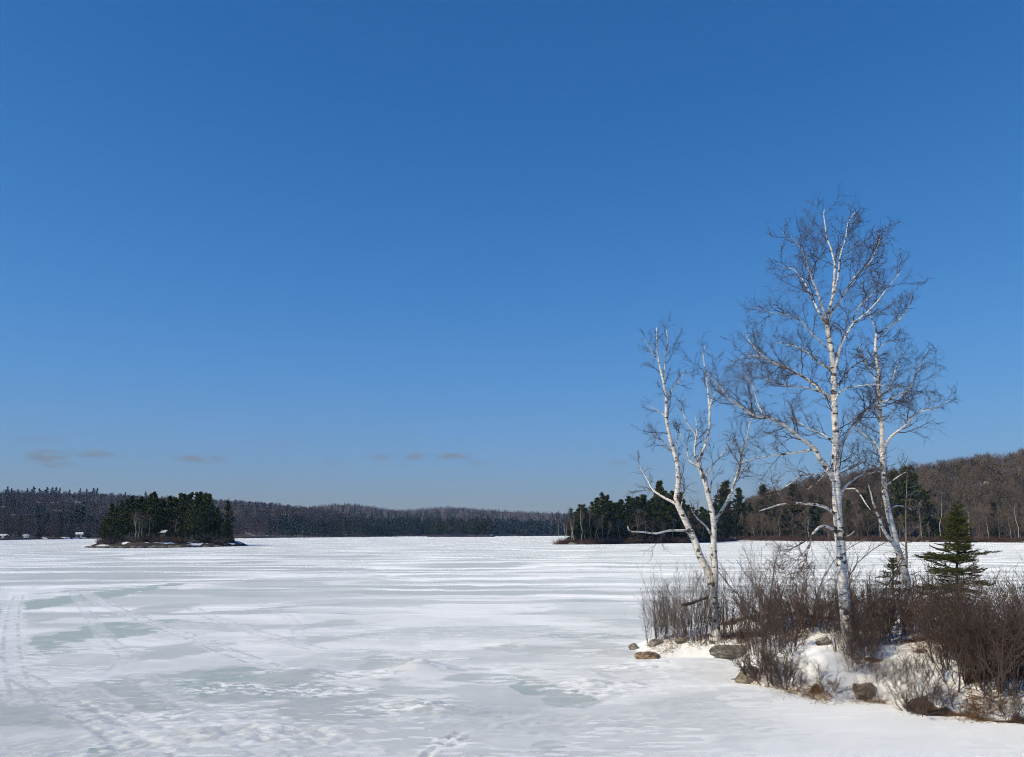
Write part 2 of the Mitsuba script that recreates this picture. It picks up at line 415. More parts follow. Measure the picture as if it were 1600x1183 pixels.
xs = graded(-9, 10, 0.07, -4200, 4200)
ys = [12.0]
while ys[-1] < 70:
    ys.append(ys[-1] + 0.055 * (ys[-1] / 13.0) ** 1.5)
while ys[-1] < 4600:
    ys.append(ys[-1] * 1.06)
ys = np.array([-400, -100, -30, -8, 0, 5, 8, 10, 11, 11.6] + ys)
X, Y = np.meshgrid(xs, ys)
x_, y_ = X.ravel(), Y.ravel()
near = np.clip((75 - y_) / 45, 0, 1) * np.clip((28 - np.abs(x_)) / 8, 0, 1)
z_ = np.zeros(len(x_))
on = near > 0
q = np.stack([x_[on] * 0.28 + 0.05 * y_[on], y_[on] * 0.55, np.zeros(on.sum())], -1)
dz = 0.07 * cn(q, 1.0, 3, 3) + 0.018 * cn(np.stack([x_[on] * 1.3, y_[on] * 2.2, q[:, 2]], -1), 1.0, 4, 3)
rough = np.clip((cn(np.stack([x_[on] * 0.3, y_[on] * 0.5, q[:, 2]], -1), 1.0, 14, 2) - 0.02) * 6, 0, 1)
for px, py, wx, wy in [(470, 1082, 2.2, 1.2), (680, 1105, 1.6, .5), (430, 1150, 1.6, .6), (350, 1085, 1.5, 1.0), (930, 1078, 1.4, .8), (620, 1050, .8, .5), (560, 1075, 1.2, .6)]:
    c = ground(px, py)
    rough = np.maximum(rough, 1.6 * np.exp(-((x_[on] - c[0]) / wx) ** 2 - ((y_[on] - c[1]) / wy) ** 2))
dz += 0.048 * rough * cn(np.stack([x_[on] * 7, y_[on] * 11, q[:, 2]], -1), 1.0, 24, 2)
for ax, ay, bx, by, hw, k in SEG:
    d = seg_dist(x_[on], y_[on], ax, ay, bx, by)
    dz += 0.05 * k * (np.exp(-((d - hw) / 0.09) ** 2) * 0.3 - np.exp(-((d - 0.7 * hw) / 0.09) ** 2) * 0.45) * (0.3 + meshkit.noise(np.stack([x_[on] * 6, y_[on] * 6, q[:, 2]], -1), 2))
for px, py, hgt, wx, wy in [(655, 1046, .26, .8, .6), (620, 1062, .08, .9, .4), (690, 1112, .10, .9, .3), (640, 1100, .09, .7, .4), (960, 1020, .10, 1.2, .3), (930, 1068, .10, .7, .3), (480, 1050, .09, .8, .5), (380, 1140, .10, 1.0, .4), (300, 1150, .08, .9, .4),
                             (820, 1010, .1, 1.5, .5), (1085, 1048, .30, 2.2, 1.3), (1160, 1085, .14, 2.2, .8), (550, 1140, .07, 1.2, .4)]:
    c = ground(px, py)
    lump = np.exp(-((x_[on] - c[0]) / wx) ** 2 - ((y_[on] - c[1]) / wy) ** 2)
    dz += hgt * lump * ((0.6 if hgt < .13 else .95) + (0.8 if hgt < .13 else .1) * meshkit.fbm(np.stack([x_[on] * 3.5, y_[on] * 5, q[:, 2]], -1), 3, 6))
# a line of deep boot prints
prints = ground(np.array([655., 664, 670, 681, 688, 699, 704, 711, 716, 731, 749]), np.array([1194., 1183, 1179, 1172, 1163, 1161, 1154, 1153, 1147, 1148, 1147]))[:-2]
for i, c in enumerate(prints):
    r2 = ((x_[on] - c[0]) / 0.085) ** 2 + ((y_[on] - c[1]) / 0.13) ** 2
    dz += -0.035 * np.exp(-r2 ** 2) * (0.5 + meshkit.noise(c[None] * 7 + i)[0]) + 0.04 * np.exp(-((np.sqrt(r2) - 1.45) / 0.35) ** 2) * meshkit.noise(np.stack([x_[on] * 9, y_[on] * 9, q[:, 2] + i], -1), 2)
z_[on] = dz * near[on]
gi, gj = np.meshgrid(np.arange(len(ys) - 1), np.arange(len(xs) - 1), indexing="ij")
W = len(xs)
quads = np.stack([gi * W + gj, gi * W + gj + 1, (gi + 1) * W + gj + 1, (gi + 1) * W + gj], -1).reshape(-1, 4)
k = structure("frozen_lake", "wind-streaked snow and grey-green ice covering the frozen lake")
scene[k] = mikit.ply((np.stack([x_, y_, z_], 1), quads), "mat_ice", smooth=True)


# ------------------------------------------------------------------ hills round the lake
def lerp_px(px, table):
    t = np.asarray(table, float)
    return np.interp(px, t[:, 0], t[:, 1])


PXA = np.linspace(-500, 2150, 700)


class Hill:
    """Land rising from a shoreline: shore row and crest row (of the bare ground) of the photograph give its distance and height round the lake."""
    def __init__(self, x0, x1, shore, crest, back, tree_h, seed, rise=1.0, n=260, bank=0.8):
        self.px = np.linspace(x0, x1, n)
        self.az = azimuth(self.px)
        d = ray(self.px, lerp_px(self.px, shore))
        self.rs = CAM[2] / (-d[:, 2] / np.hypot(d[:, 0], d[:, 1]))
        self.rs = self.rs + 2.5 * cn(np.stack([self.px * 0.06, self.px * 0, self.px * 0], -1), 1.0, seed, 3) * self.rs / 200
        self.back = lerp_px(self.px, back)
        c = ray(self.px, lerp_px(self.px, crest))
        rc = self.rs + self.back
        self.zc = np.maximum(CAM[2] + rc * c[:, 2] / np.hypot(c[:, 0], c[:, 1]) - tree_h, bank)
        self.seed, self.rise, self.bank = seed, rise, bank

    def height(self, az, off):
        rs, back, zc = (np.interp(az, self.az, v) for v in (self.rs, self.back, self.zc))
        r = rs + off
        t = np.clip(off / back, 0, 1)
        z = self.bank * np.clip(off / 2.5, 0, 1) + (zc - self.bank) * (t * t * (3 - 2 * t)) ** self.rise
        z = z - np.clip(off / back - 1.05, 0, 9) * 0.25 * zc
        if self.rs.max() < 400 and self.px[0] < 900:                         # the point runs out low into the ice
            z = z * np.clip((az - self.az[0]) / 0.016, 0, 1) - 0.15 * (az <= self.az[0] + 1e-4)
        p = np.stack([r * np.sin(az), r * np.cos(az), 0 * r], -1)
        return p, z + np.clip(off / 12, 0, 1) * (3.0 * cn(p, 1 / 60, self.seed, 3) + 1.0 * cn(p, 1 / 12, self.seed + 1, 2)) * np.clip(zc / 15, 0.15, 1) - (off < 0) * 0.8

    def mesh(self):
        s = np.r_[-2.0, 0.0, 0.8, 1.6, 2.5, 4, 7, 11, np.linspace(16, 1.0 * self.back.max(), 40), self.back.max() * np.array([1.15, 1.4, 1.8])]
        A, S = np.meshgrid(self.az, s)
        frac = np.interp(A, self.az, self.back / self.back.max())
        S2 = np.where(S > 16, 16 + (S - 16) * frac, S)
        p, z = self.height(A, S2)
        p[..., 2] = z
        w = len(self.az)
        i, j = np.meshgrid(np.arange(len(s) - 1), np.arange(w - 1), indexing="ij")
        q = np.stack([i * w + j, (i + 1) * w + j, (i + 1) * w + j + 1, i * w + j + 1], -1).reshape(-1, 4)
        return p.reshape(-1, 3), q[:, ::-1]

    def spot(self, px, off):
        p, z = self.height(azimuth(np.asarray(px, float)), np.asarray(off, float))
        p[..., 2] = z
        return p


def litter(p, n, uv):
    c = MX((0.055, 0.044, 0.042), (0.11, 0.087, 0.080), FB(p.x * 0.15, p.y * 0.15, 0.0, 3))
    return MX(c, (0.80, 0.81, 0.84), SS(0.74, 0.77, FB(p.x * 0.045 + 3, p.y * 0.045, 2.0, 4)) * SS(1150, 850, p.y))


bsdf("mat_hill", diffuse(litter, 0.95, 0.1))

shore_hill = Hill(-500, 622, [(-500, 850), (0, 844), (130, 842), (380, 841), (560, 839.3), (622, 838.6)],
                  [(-500, 762), (0, 768), (150, 770), (260, 777), (400, 783), (450, 788), (520, 798), (560, 808), (600, 822), (622, 834)], [(-500, 850), (400, 850), (520, 500), (580, 200), (622, 60)], 9.0, 11)
far_hill = Hill(330, 1250, [(330, 838.6), (700, 838.2), (870, 837.5), (1250, 837.5)],
                [(330, 796), (420, 796), (480, 791), (515, 787), (545, 786), (600, 793), (625, 796), (680, 792), (705, 791), (760, 795), (800, 797), (870, 800), (1000, 804), (1250, 800)], [(330, 1700), (1250, 1700)], 9.0, 21)
right_hill = Hill(1060, 2150, [(1060, 845.5), (1140, 844.5), (1300, 846), (1600, 848), (2150, 853)],
                  [(1060, 840), (1120, 815), (1180, 782), (1240, 762), (1330, 742), (1440, 733), (1500, 724), (1560, 715), (1600, 711), (1800, 700), (2150, 690)], [(1060, 60), (1200, 120), (1400, 150), (2150, 170)], 9.0, 31)
point_land = Hill(869, 1150, [(869, 850.8), (900, 851), (1000, 849.5), (1080, 848.5), (1150, 845.5)], [(869, 840), (1150, 838)], [(869, 10), (900, 26), (1150, 40)], 0.0, 41, bank=0.7)
for name, h, lab in (("lakeshore_hill", shore_hill, "long purple-brown wooded hill behind the left shore"), ("far_hills", far_hill, "low blue hills at the far end of the lake"), ("wooded_hillside", right_hill, "brown hillside rising from the right shore"),
                ("wooded_point", point_land, "low point of land under the dark conifers")):
    k = structure(name, lab)
    scene[k] = mikit.ply(h.mesh(), "mat_hill", smooth=True)


# ------------------------------------------------------------------ tree kinds of the far shores
def pine_parts(seed, h, spread=0.24, start=0.22, dens=1.0, size=0.55, flat=False, nt=9):
    g = np.random.default_rng(seed)
    lean = g.normal(0, 0.015, 2)
    K = 6
    tz = np.linspace(0, 1, K)
    tp = np.stack([lean[0] * h * tz + 0.05 * g.normal(size=K), lean[1] * h * tz + 0.05 * g.normal(size=K), tz * h - 0.3], 1)[None]
    tr = (0.016 * h * (1 - 0.85 * tz))[None]
    trunk = tubes(tp, tr, 6)
    nw = int((15 if flat else 12) * dens)
    hs = np.repeat(np.linspace(start, 0.97, nw), 5) + g.normal(0, 0.018, nw * 5)
    hs = np.clip(hs, start, 0.985)
    u = (hs - start) / (1 - start)
    prof = spread * h * np.clip(np.minimum(0.45 + 1.6 * u, 1.2 * (1 - u) ** 1.05 + 0.07), 0.05, 1) * g.uniform(0.40, 1.22, len(hs))
    if flat:
        prof = spread * h * (1 - u) ** 0.9 * g.uniform(0.75, 1.1, len(hs)) + 0.02 * h
    ang = g.uniform(0, 2 * np.pi, len(hs))
    rise = (0.35 * u + 0.0 + g.normal(0, 0.12, len(hs))) if not flat else (-0.35 + 0.5 * u + g.normal(0, 0.1, len(hs)))
    p0 = np.stack([np.interp(hs, tz, tp[0, :, 0]), np.interp(hs, tz, tp[0, :, 1]), hs * h], 1)
    d = unit(np.stack([np.cos(ang), np.sin(ang), rise], 1))
    tip = p0 + d * prof[:, None]
    mid = (p0 + tip) / 2 - np.array([0, 0, 0.05]) * prof[:, None]
    tip[:, 2] += (0.06 if flat else 0.16) * prof
    limbs = np.stack([p0, mid, tip], 1)
    lr = 0.012 * prof[:, None] * np.array([1.0, .7, .3])[None] + 0.015
    trunk = join([trunk, tubes(limbs, lr, 3)])
    idx = np.repeat(np.arange(len(hs)), nt)
    t = g.uniform(0.25 if not flat else 0.1, 1.0, len(idx))
    p, dd, _ = sample_lines(limbs, lr, idx, t)
    p = p + g.normal(0, 1, p.shape) * (np.array([.16, .16, .07]) if flat else np.array([.12, .12, .035])) * (0.35 + 0.4 * prof[idx])[:, None]
    P = np.repeat(p, 4, 0)
    D = unit(np.repeat(dd, 4, 0) * 0.7 + g.normal(0, 0.6, P.shape) * np.array([1, 1, .6]) + np.array([0, 0, 0.15]))
    L = size * g.uniform(0.7, 1.4, len(P))
    crown = blades(P - D * (L * .3)[:, None], D, L, L * 0.52, g)
    return trunk, crown


def bare_parts(seed, h, start=0.3, spread=30, tw=0.05, n1=16, n2=5, n3=7, lean=0.04):
    g = np.random.default_rng(seed)
    K = 7
    tz = np.linspace(0, 1, K)
    w = np.cumsum(g.normal(0, 0.025, (K, 2)), 0) * h + g.normal(0, lean, 2)[None] * h * tz[:, None]
    w -= w[0]
    tp = np.stack([w[:, 0], w[:, 1], tz * h * 0.94 - 0.3], 1)[None]
    tr = (0.0125 * h * (1 - 0.86 * tz))[None]
    trunk = tubes(tp, tr, 5)
    A, ra = grow(g, tp, tr, [n1], (start, 0.97), (38, 12), lambda L, t: L * (0.42 * (1.08 - t)), K=5, wig=0.16, up=0.16, rr=0.6)
    B, rb = grow(g, A, ra, np.full(len(A), n2), (0.25, 0.98), (38, 12), lambda L, t: 0.5 * L * (1.15 - t) + 0.35, K=3, wig=0.2, up=0.1, rr=0.55, rmin=0.012)
    limbs = join([tubes(A, ra, 3), tubes(B, rb, 3)])
    idx = np.repeat(np.arange(len(B)), n3)
    p, d, _ = sample_lines(B, rb, idx, g.uniform(0.1, 1, len(idx)))
    D = unit(d + 0.5 * g.normal(size=d.shape) + np.array([0, 0, 0.25]))
    tw_ = blades(p, D, g.uniform(0.06, 0.11, len(p)) * h, np.full(len(p), tw), g)
    return trunk, join([limbs, tw_])


def far_bare(seed, n, w, tr=.014):
    """a small leafless crown on a trunk, of height 1"""
    g = np.random.default_rng(seed)
    tz = np.linspace(0, 1, 3)
    trunk = tubes(np.stack([0.03 * g.normal(size=3), 0.03 * g.normal(size=3), tz * 0.8 - 0.03], 1)[None], (tr * (1 - .7 * tz))[None], 3)
    u = g.random(n) ** 0.8
    rad = 0.27 * np.sqrt(np.clip(1 - (2 * u - 0.95) ** 2, 0.02, 1)) * np.sqrt(g.random(n))
    a = g.uniform(0, 2 * np.pi, n)
    P = np.stack([rad * np.cos(a), rad * np.sin(a), 0.14 + 0.74 * u], 1)
    D = unit(np.stack([np.cos(a) * rad * 3, np.sin(a) * rad * 3, np.full(n, 0.85)], 1) + 0.35 * g.normal(size=(n, 3)))
    return join([trunk, blades(P, D, g.uniform(0.10, 0.24, n), np.full(n, w), g)])


def far_conifer(seed, n):
    g = np.random.default_rng(seed)
    u = g.random(n) ** 1.15
    rad = (0.19 * (1 - u) ** 0.85 + 0.012) * np.sqrt(g.uniform(0.15, 1, n)) * (0.8 + 0.35 * np.sin(u * 40 + g.uniform(0, 6)))
    a = g.uniform(0, 2 * np.pi, n)
    P = np.stack([rad * np.cos(a), rad * np.sin(a), 0.06 + 0.92 * u], 1)
    D = unit(np.stack([np.cos(a), np.sin(a), np.full(n, -0.05)], 1) + 0.5 * g.normal(size=(n, 3)) * np.array([1, 1, .5]))
    L = g.uniform(0.05, 0.11, n)
    tz = np.linspace(0, 1, 3)
    trunk = tubes(np.stack([0 * tz, 0 * tz, tz * 0.9 - 0.03], 1)[None], (0.015 * (1 - .8 * tz))[None], 3)
    return join([trunk, blades(P - D * (L * .4)[:, None], D, L, L * 0.7, g)])


def place(p, s, rz, tilt=0.0):
    return T().translate([float(v) for v in p]).rotate([0, 0, 1], float(rz)).rotate([1, 0, 0], float(tilt)).scale(s if isinstance(s, list) else float(s))


def forest(name, label, cat, protos, mat, spots, heights, g):
    key = thing(name, label, cat, kind="stuff")
    ids = []
    for i, m in enumerate(protos):
        gid = f"group_{name}_{i}"
        scene[gid] = {"type": "shapegroup", f"tree_{i}": mikit.ply(m, mat)}
        ids.append(gid)
    for i, (p, h) in enumerate(zip(spots, heights)):
        s = float(h * g.uniform(0.85, 1.2))
        scene[f"{key}__{i + 1:03d}"] = {"type": "instance", "shapegroup": {"type": "ref", "id": ids[int(g.integers(len(ids)))]},
                                       "to_world": place(p, [s, s, float(h)], g.uniform(0, 360))}
    return key


gf = np.random.default_rng(99)
far_bares = [far_bare(s, 190, 0.012) for s in range(4)]
hill_bares = [far_bare(s + 20, 420, 0.0062, .021) for s in range(6)]
far_cons = [far_conifer(s + 40, 150) for s in range(4)]


def scatter(hill, x0, x1, n, o0, o1, power=1.0):
    px = gf.uniform(x0, x1, n)
    f = gf.random(n) ** power
    back = np.interp(azimuth(px), hill.az, hill.back)
    return px, hill.spot(px, o0 + (back * o1 - o0) * f), f


# left hill: leafless hardwoods, conifers in patches near the shore
px, sp, f = scatter(shore_hill, -260, 612, 6400, 4, 1.03, 1.0)
con = (meshkit.noise(np.stack([px * 0.02, f * 9, f * 0], -1), 3) > (0.86 - 0.62 * np.clip((px - 340) / 160, 0, 1) * np.clip((0.45 - f) / .25, 0, 1) - 0.25 * (f < .08)))
forest("hardwood_forest", "purple-brown leafless forest covering the long hill behind the left shore", "forest", far_bares, "mat_far_twigs", sp[~con], gf.uniform(7, 11, (~con).sum()) * np.where(f[~con] > .75, .62, 1), gf)
forest("shore_conifers", "blue-green conifers massed along the foot of the left hill", "forest", far_cons, "mat_far_needles", sp[con], gf.uniform(7, 12, con.sum()) * np.where(f[con] > .75, .62, 1), gf)
# far hills
px, sp, f = scatter(far_hill, 380, 1130, 5600, 4, 1.02, 1.5)
con = (meshkit.noise(np.stack([px * 0.03, f * 8, f * 0], -1), 8) > 0.24 + 0.16 * f - 0.30 * (f < .06))
forest("far_hardwoods", "hazy leafless trees on the far hills", "forest", far_bares, "mat_far_twigs", sp[~con], gf.uniform(8, 12, (~con).sum()) * np.where(f[~con] > .6, .6, 1), gf)
forest("far_conifers", "dark blue conifer forest along the far end of the lake", "forest", far_cons, "mat_far_needles", sp[con], np.where(f[con] < .1, gf.uniform(14, 21, con.sum()), gf.uniform(9, 14, con.sum()) * np.where(f[con] > .6, .55, 1)), gf)
# right hillside
px, sp, f = scatter(right_hill, 1120, 1800, 1500, 7, 1.08)
pale = gf.random(len(sp)) < .30
forest("hillside_hardwoods", "brown leafless hardwood forest covering the right hillside", "forest", hill_bares, "mat_hill_twigs", sp[~pale], gf.uniform(8.5, 13, (~pale).sum()), gf)
forest("pale_hardwoods", "paler grey trees scattered through the brown forest on the right hillside", "forest", hill_bares[:4], "mat_grey_bark", sp[pale], gf.uniform(8.5, 13.5, pale.sum()), gf)

# ------------------------------------------------------------------ single trees of the far shores
PINES = [tuple(mikit.ply(m, b) for m, b in zip(pine_parts(s, 10.0, spread=0.24 + 0.03 * (s % 3), start=0.16 + 0.06 * (s % 3), size=0.62, nt=10), ("mat_dark_bark", "mat_pine_needles"))) for s in range(60, 66)]
SPRUCES = [tuple(mikit.ply(m, b) for m, b in zip(pine_parts(s, 10.0, spread=0.20, start=0.07, dens=1.3, size=0.55, flat=True, nt=8), ("mat_dark_bark", "mat_spruce_needles"))) for s in range(70, 74)]
BARES = [tuple(mikit.ply(m, b) for m, b in zip(bare_parts(s, 10.0), ("mat_grey_bark", "mat_hill_twigs"))) for s in range(80, 86)]
PALES = [tuple(mikit.ply(m, b) for m, b in zip(bare_parts(s, 10.0, start=0.4, n1=12, lean=.05), ("mat_pale_bark", "mat_grey_bark"))) for s in range(90, 94)]


def tree(name, kinds, p, h, label, cat="tree", group=None, wide=1.0, tilt=0.0):
    key = thing(name, label, cat, group)
    tr, cr = kinds[int(gf.integers(len(kinds)))]
    m = place(p, [h / 10 * wide, h / 10 * wide, h / 10], gf.uniform(0, 360), tilt)
    PXOF[key] = p[0] / p[1]
    part(key, "trunk", {**tr, "to_world": m})
    part(key, "crown", {**cr, "to_world": m})
    return key


def top_height(p, px, row):
    """height of a tree standing at p whose top the photograph shows in that row"""
    d = ray(float(px), float(row))
    return CAM[2] + np.hypot(p[0], p[1]) * d[2] / np.hypot(d[0], d[1]) - p[2]


# skyline pines on the left hill
back_off = np.interp(azimuth(np.array([0.0])), shore_hill.az, shore_hill.back)[0]
for px_, row in [(3, 760), (10, 763), (20, 764), (35, 763), (45, 760), (54, 763), (66, 761), (74, 761.5), (80, 761), (86, 762), (102, 765), (119, 763), (128, 763.5), (140, 762.5), (145, 762.5), (190, 769), (222, 768)]:
    p = shore_hill.spot(px_, back_off * gf.uniform(.93, 1.0))
    tree("skyline_pine", PINES, p, max(top_height(p, px_, row), 7), "small dark pine on the skyline of the left hill", group="pines on the left hill's skyline", wide=1.1)
# conifers and bare trees near the left shore
for px_, off, row in [(12, 8, 812), (30, 20, 806), (60, 26, 804), (92, 14, 803), (118, 60, 790), (126, 60, 792), (72, 60, 800), (110, 8, 815), (140, 12, 806), (5, 30, 815)]:
    p = shore_hill.spot(px_, off)
    tree("lakeside_spruce", SPRUCES, p, top_height(p, px_, row), "dark conifer at the foot of the left hill", group="conifers at the foot of the left hill")


# brush along the right shore and the point
def brush(n, seed, h=1.0, sp=1.0, w=0.03):
    g = np.random.default_rng(seed)
    a = g.uniform(0, 6.283, n)
    r = np.sqrt(g.random(n)) * sp
    P = np.stack([r * np.cos(a), r * np.sin(a), np.full(n, -.05)], 1)
    D = unit(np.stack([np.cos(a) * .5 * r, np.sin(a) * .5 * r, np.ones(n)], 1) + .3 * g.normal(size=(n, 3)))
    return blades(P, D, g.uniform(.4, 1.1, n) * h, np.full(n, w), g)


# ---- houses on the left shore
def box(w, d, h, z0=0.0):
    m = trimesh.creation.box((w, d, h))
    m.apply_translation((0, 0, z0 + h / 2))
    return m


def gable(w, d, h, z0, over=0.3, th=0.25):
    """roof of two sloped slabs, ridge along x"""
    pts = [(-d / 2 - over, z0 - 0.2), (0, z0 + h), (d / 2 + over, z0 - 0.2), (d / 2 + over, z0 - 0.2 + th), (0, z0 + h + th), (-d / 2 - over, z0 - 0.2 + th)]
    m = trimesh.creation.extrude_polygon(Polygon(pts), w + 2 * over, engine="earcut")
    M = np.array([[0, 0, 1, -(w / 2 + over)], [1, 0, 0, 0], [0, 1, 0, 0], [0, 0, 0, 1.0]])
    m.apply_transform(M)
    return m


def house(name, label, cat, p, w, d, h, rh, rz, wall="mat_house_wall", roof="mat_roof_snow", windows=(), door=True):
    key = thing(name, label, cat)
    m = place(p, 1.0, rz)
    g1 = trimesh.creation.extrude_polygon(Polygon([(-d / 2, 0), (d / 2, 0), (d / 2, h), (0, h + rh - .1), (-d / 2, h)]), w, engine="earcut")
    g1.apply_transform(np.array([[0, 0, 1, -w / 2], [1, 0, 0, 0], [0, 1, 0, 0], [0, 0, 0, 1.0]]))
    part(key, "wall", {**mikit.ply(g1, wall), "to_world": m})
    part(key, "roof", {**mikit.ply(gable(w, d, rh, h), roof), "to_world": m})
    for (wx, wz, ww, wh) in windows:
        b = box(ww, 0.08, wh, wz)
        b.apply_translation((wx, -d / 2 - 0.02, 0))
        wk = part(key, "window", {**mikit.ply(b, "mat_white_wall"), "to_world": m})
        b = box(ww * .84, 0.08, wh * .84, wz + wh * .08)
        b.apply_translation((wx, -d / 2 - 0.045, 0))
        part(wk, "pane", {**mikit.ply(b, "mat_pane"), "to_world": m})
    if door:
        b = box(1.0, 0.1, 2.1, 0.05)
        b.apply_translation((w / 2 - 1.0, -d / 2 - 0.03, 0))
        part(key, "door", {**mikit.ply(b, "mat_white_wall"), "to_world": m})
    return key


p = shore_hill.spot(124, 3.0)
house("lakeside_house", "dark house with a snowy roof on the left shore beside the wooded island", "house", p, 3.6, 3.2, 2.2, 1.0, 35, windows=[(-1.3, .9, .9, 1.0), (.2, .9, .8, 1.0)])
p = shore_hill.spot(4, 2.5)
house("boat_house", "low snow-roofed boathouse at the left edge of the far shore", "boathouse", p, 4.2, 3.0, 1.5, .5, 5, windows=[(-1, .6, .8, .6)])
p = shore_hill.spot(41, 2.5)
house("small_shed", "small white shed on the shore below the left hill", "shed", p, 1.9, 1.8, 1.4, .5, -15, wall="mat_white_wall", windows=[(-.4, .6, .45, .45)])
for px_, off in [(100, 2.0), (106, 1.5), (131, 1.5), (70, 1.5)]:
    p = shore_hill.spot(px_, off)
    s = trimesh.creation.icosphere(2)
    s.vertices *= [2.0, 1.0, .5]
    s.vertices += cn(s.vertices, 1.2, 3)[:, None] * .5
    k = thing("snow_mound", "heap of snow along the foot of the left shore", "snow mound", "snow heaps on the left shore")
    PXOF[k] = p[0] / p[1]
    scene[k] = {**mikit.ply(s, "mat_roof_snow", smooth=True), "to_world": place(p, 1.0, 0)}

# ---- the wooded island
ISL = ground(np.array([140., 200, 260, 320, 372, 385, 372, 300, 220, 150]), np.array([856., 856.5, 856, 855, 853.5, 852.5, 850.8, 850, 850, 852]))
isl_poly = Polygon(ISL[:, :2]).buffer(2.0).buffer(-1.5)
b = isl_poly.bounds
gx, gy = np.meshgrid(np.arange(b[0] - 3, b[2] + 3, 0.6), np.arange(b[1] - 3, b[3] + 3, 0.6))
pts = shapely.points(gx.ravel(), gy.ravel())
inside = shapely.contains(isl_poly, pts)
dist = shapely.distance(shapely.boundary(isl_poly), pts) * np.where(inside, 1, -1)


def isl_z(x, y, d):
    p = np.stack([x, y, 0 * x], -1)
    return np.where(d > 0, 1.5 * (1 - np.exp(-d / 2.2)), d * 0.4) + np.clip(d / 2, 0, 1) * 0.9 * cn(p, 0.35, 5, 3)


iz = isl_z(gx.ravel(), gy.ravel(), dist)
w = gx.shape[1]
i, j = np.meshgrid(np.arange(gx.shape[0] - 1), np.arange(w - 1), indexing="ij")
q = np.stack([i * w + j, i * w + j + 1, (i + 1) * w + j + 1, (i + 1) * w + j], -1).reshape(-1, 4)


def island_ground(p, n, uv):
    c = MX((0.030, 0.025, 0.022), (0.09, 0.072, 0.06), FB(p.x * 0.6, p.y * 0.6, 0.0, 3))
    return MX(c, (0.80, 0.81, 0.84), SS(0.58, 0.62, FB(p.x * 0.45 + 3, p.y * 0.5, 2.0, 3)) * SS(0.35, 0.6, p.z))


bsdf("mat_island", diffuse(island_ground, 0.95, 0.1))
k = structure("island_ground", "rocky snow-patched ground of the wooded island")
scene[k] = mikit.ply((np.stack([gx.ravel(), gy.ravel(), iz], 1), q), "mat_island", smooth=True)


def isl_spot(px, fr):
    """on the island, in the photograph's column px, the fraction fr of the way to its back"""
    px = 259 + (px - 259) * (0.90 if 145 < px < 375 else 1)
    d = ray(float(px), HOR)
    t = np.linspace(150, 320, 700)
    q = CAM + d * t[:, None]
    ok = shapely.contains(isl_poly, shapely.points(q[:, 0], q[:, 1]))
    if not ok.any():
        ok = np.abs(t - 215) < 8
    tt = t[ok]
    c = q[ok][int(fr * (ok.sum() - 1))]
    dd = shapely.distance(isl_poly.boundary, shapely.points(c[0], c[1]))
    return np.array([c[0], c[1], float(isl_z(np.array([c[0]]), np.array([c[1]]), np.array([dd]))[0])])


ISL_TREES = [(150, .5, 806), (157, .3, 796), (164, .7, 790), (170, .35, 788), (178, .6, 785), (187, .3, 779), (196, .7, 778), (203, .4, 776), (211, .8, 779), (219, .5, 777), (228, .3, 770), (234, .6, 772), (243, .8, 783), (252, .55, 776),
             (262, .8, 778), (270, .6, 780), (280, .75, 774), (287, .45, 771), (293, .5, 769), (300, .75, 772), (306, .4, 768), (314, .6, 775), (322, .35, 770), (330, .7, 775), (336, .45, 782), (345, .6, 796), (352, .4, 800), (362, .6, 785), (368, .4, 806),
             (192, .9, 783), (240, .4, 776), (257, .9, 786), (316, .85, 772), (300, .2, 780), (275, .85, 783)]
for px_, fr, row in ISL_TREES:
    p = isl_spot(px_, fr * .85)
    row = row + (6 * gf.random() if fr < .6 else -2)
    tree("island_pine", PINES, p, top_height(p, 259 + (px_ - 259) * .9, row), "dark bushy pine in the grove on the wooded island", group="pines on the wooded island", wide=.98)
for px_, fr, row in [(152, .15, 825), (163, .1, 828), (176, .12, 822), (222, .1, 830), (297, .1, 832), (340, .15, 826), (352, .12, 830), (368, .2, 822), (373, .5, 830), (310, .08, 836), (244, .2, 820), (249, .12, 838), (268, .22, 822), (185, .1, 836), (215, .2, 834), (233, .12, 830), (240, .08, 838), (276, .1, 830), (285, .15, 822), (292, .1, 836), (320, .12, 828), (330, .1, 834), (360, .2, 818), (345, .08, 838), (168, .08, 838)]:
    p = isl_spot(px_, fr)
    tree("island_spruce", SPRUCES, p, top_height(p, px_, row), "low dark conifer at the shore of the wooded island", group="low conifers on the wooded island's shore", wide=1.7)
for px_, fr, row in [(207, .12, 792), (214, .15, 797), (218, .2, 800), (231, .15, 800), (275, .12, 808)]:
    p = isl_spot(px_, fr)
    tree("island_bare_tree", PALES, p, top_height(p, px_, row), "pale leafless tree under the pines of the wooded island", group="pale leafless trees on the wooded island")
p = isl_spot(263, .12)
tree("brown_cedar", SPRUCES, p, top_height(p, 263, 828), "brownish squat conifer beside the cabin on the wooded island", wide=2.2)
p = isl_spot(254, .42)
house("island_cabin", "dark cabin with a flat snow-covered roof under the island's pines", "cabin", p, 2.2, 2.4, 2.3, .3, 0, windows=[(-.6, 1.1, .6, .7)], door=False)


def rock(p, size, label, mat="mat_rock", group=None, name="rock", seed=0, rz=0, sub=3):
    s = trimesh.creation.icosphere(sub)
    v = s.vertices
    g = np.random.default_rng(seed)
    for _ in range(13):                                                # planes that split the boulder
        n = unit(g.normal(size=3) * [1, 1, .8])
        c = g.uniform(.58, .90)
        dd = v @ n - c
        v = v - np.where(dd > 0, dd, 0)[:, None] * n * .97
    v = v + s.vertex_normals * (cn(v, 2.2, seed, 4) * .24)[:, None]
    v = v * np.asarray(size)
    k = thing(name, label, "rock", group)
    PXOF[k] = p[0] / p[1]
    scene[k] = {**mikit.ply(trimesh.Trimesh(v, s.faces, process=False), mat, smooth=32), "to_world": place(p, 1.0, rz)}
    return k


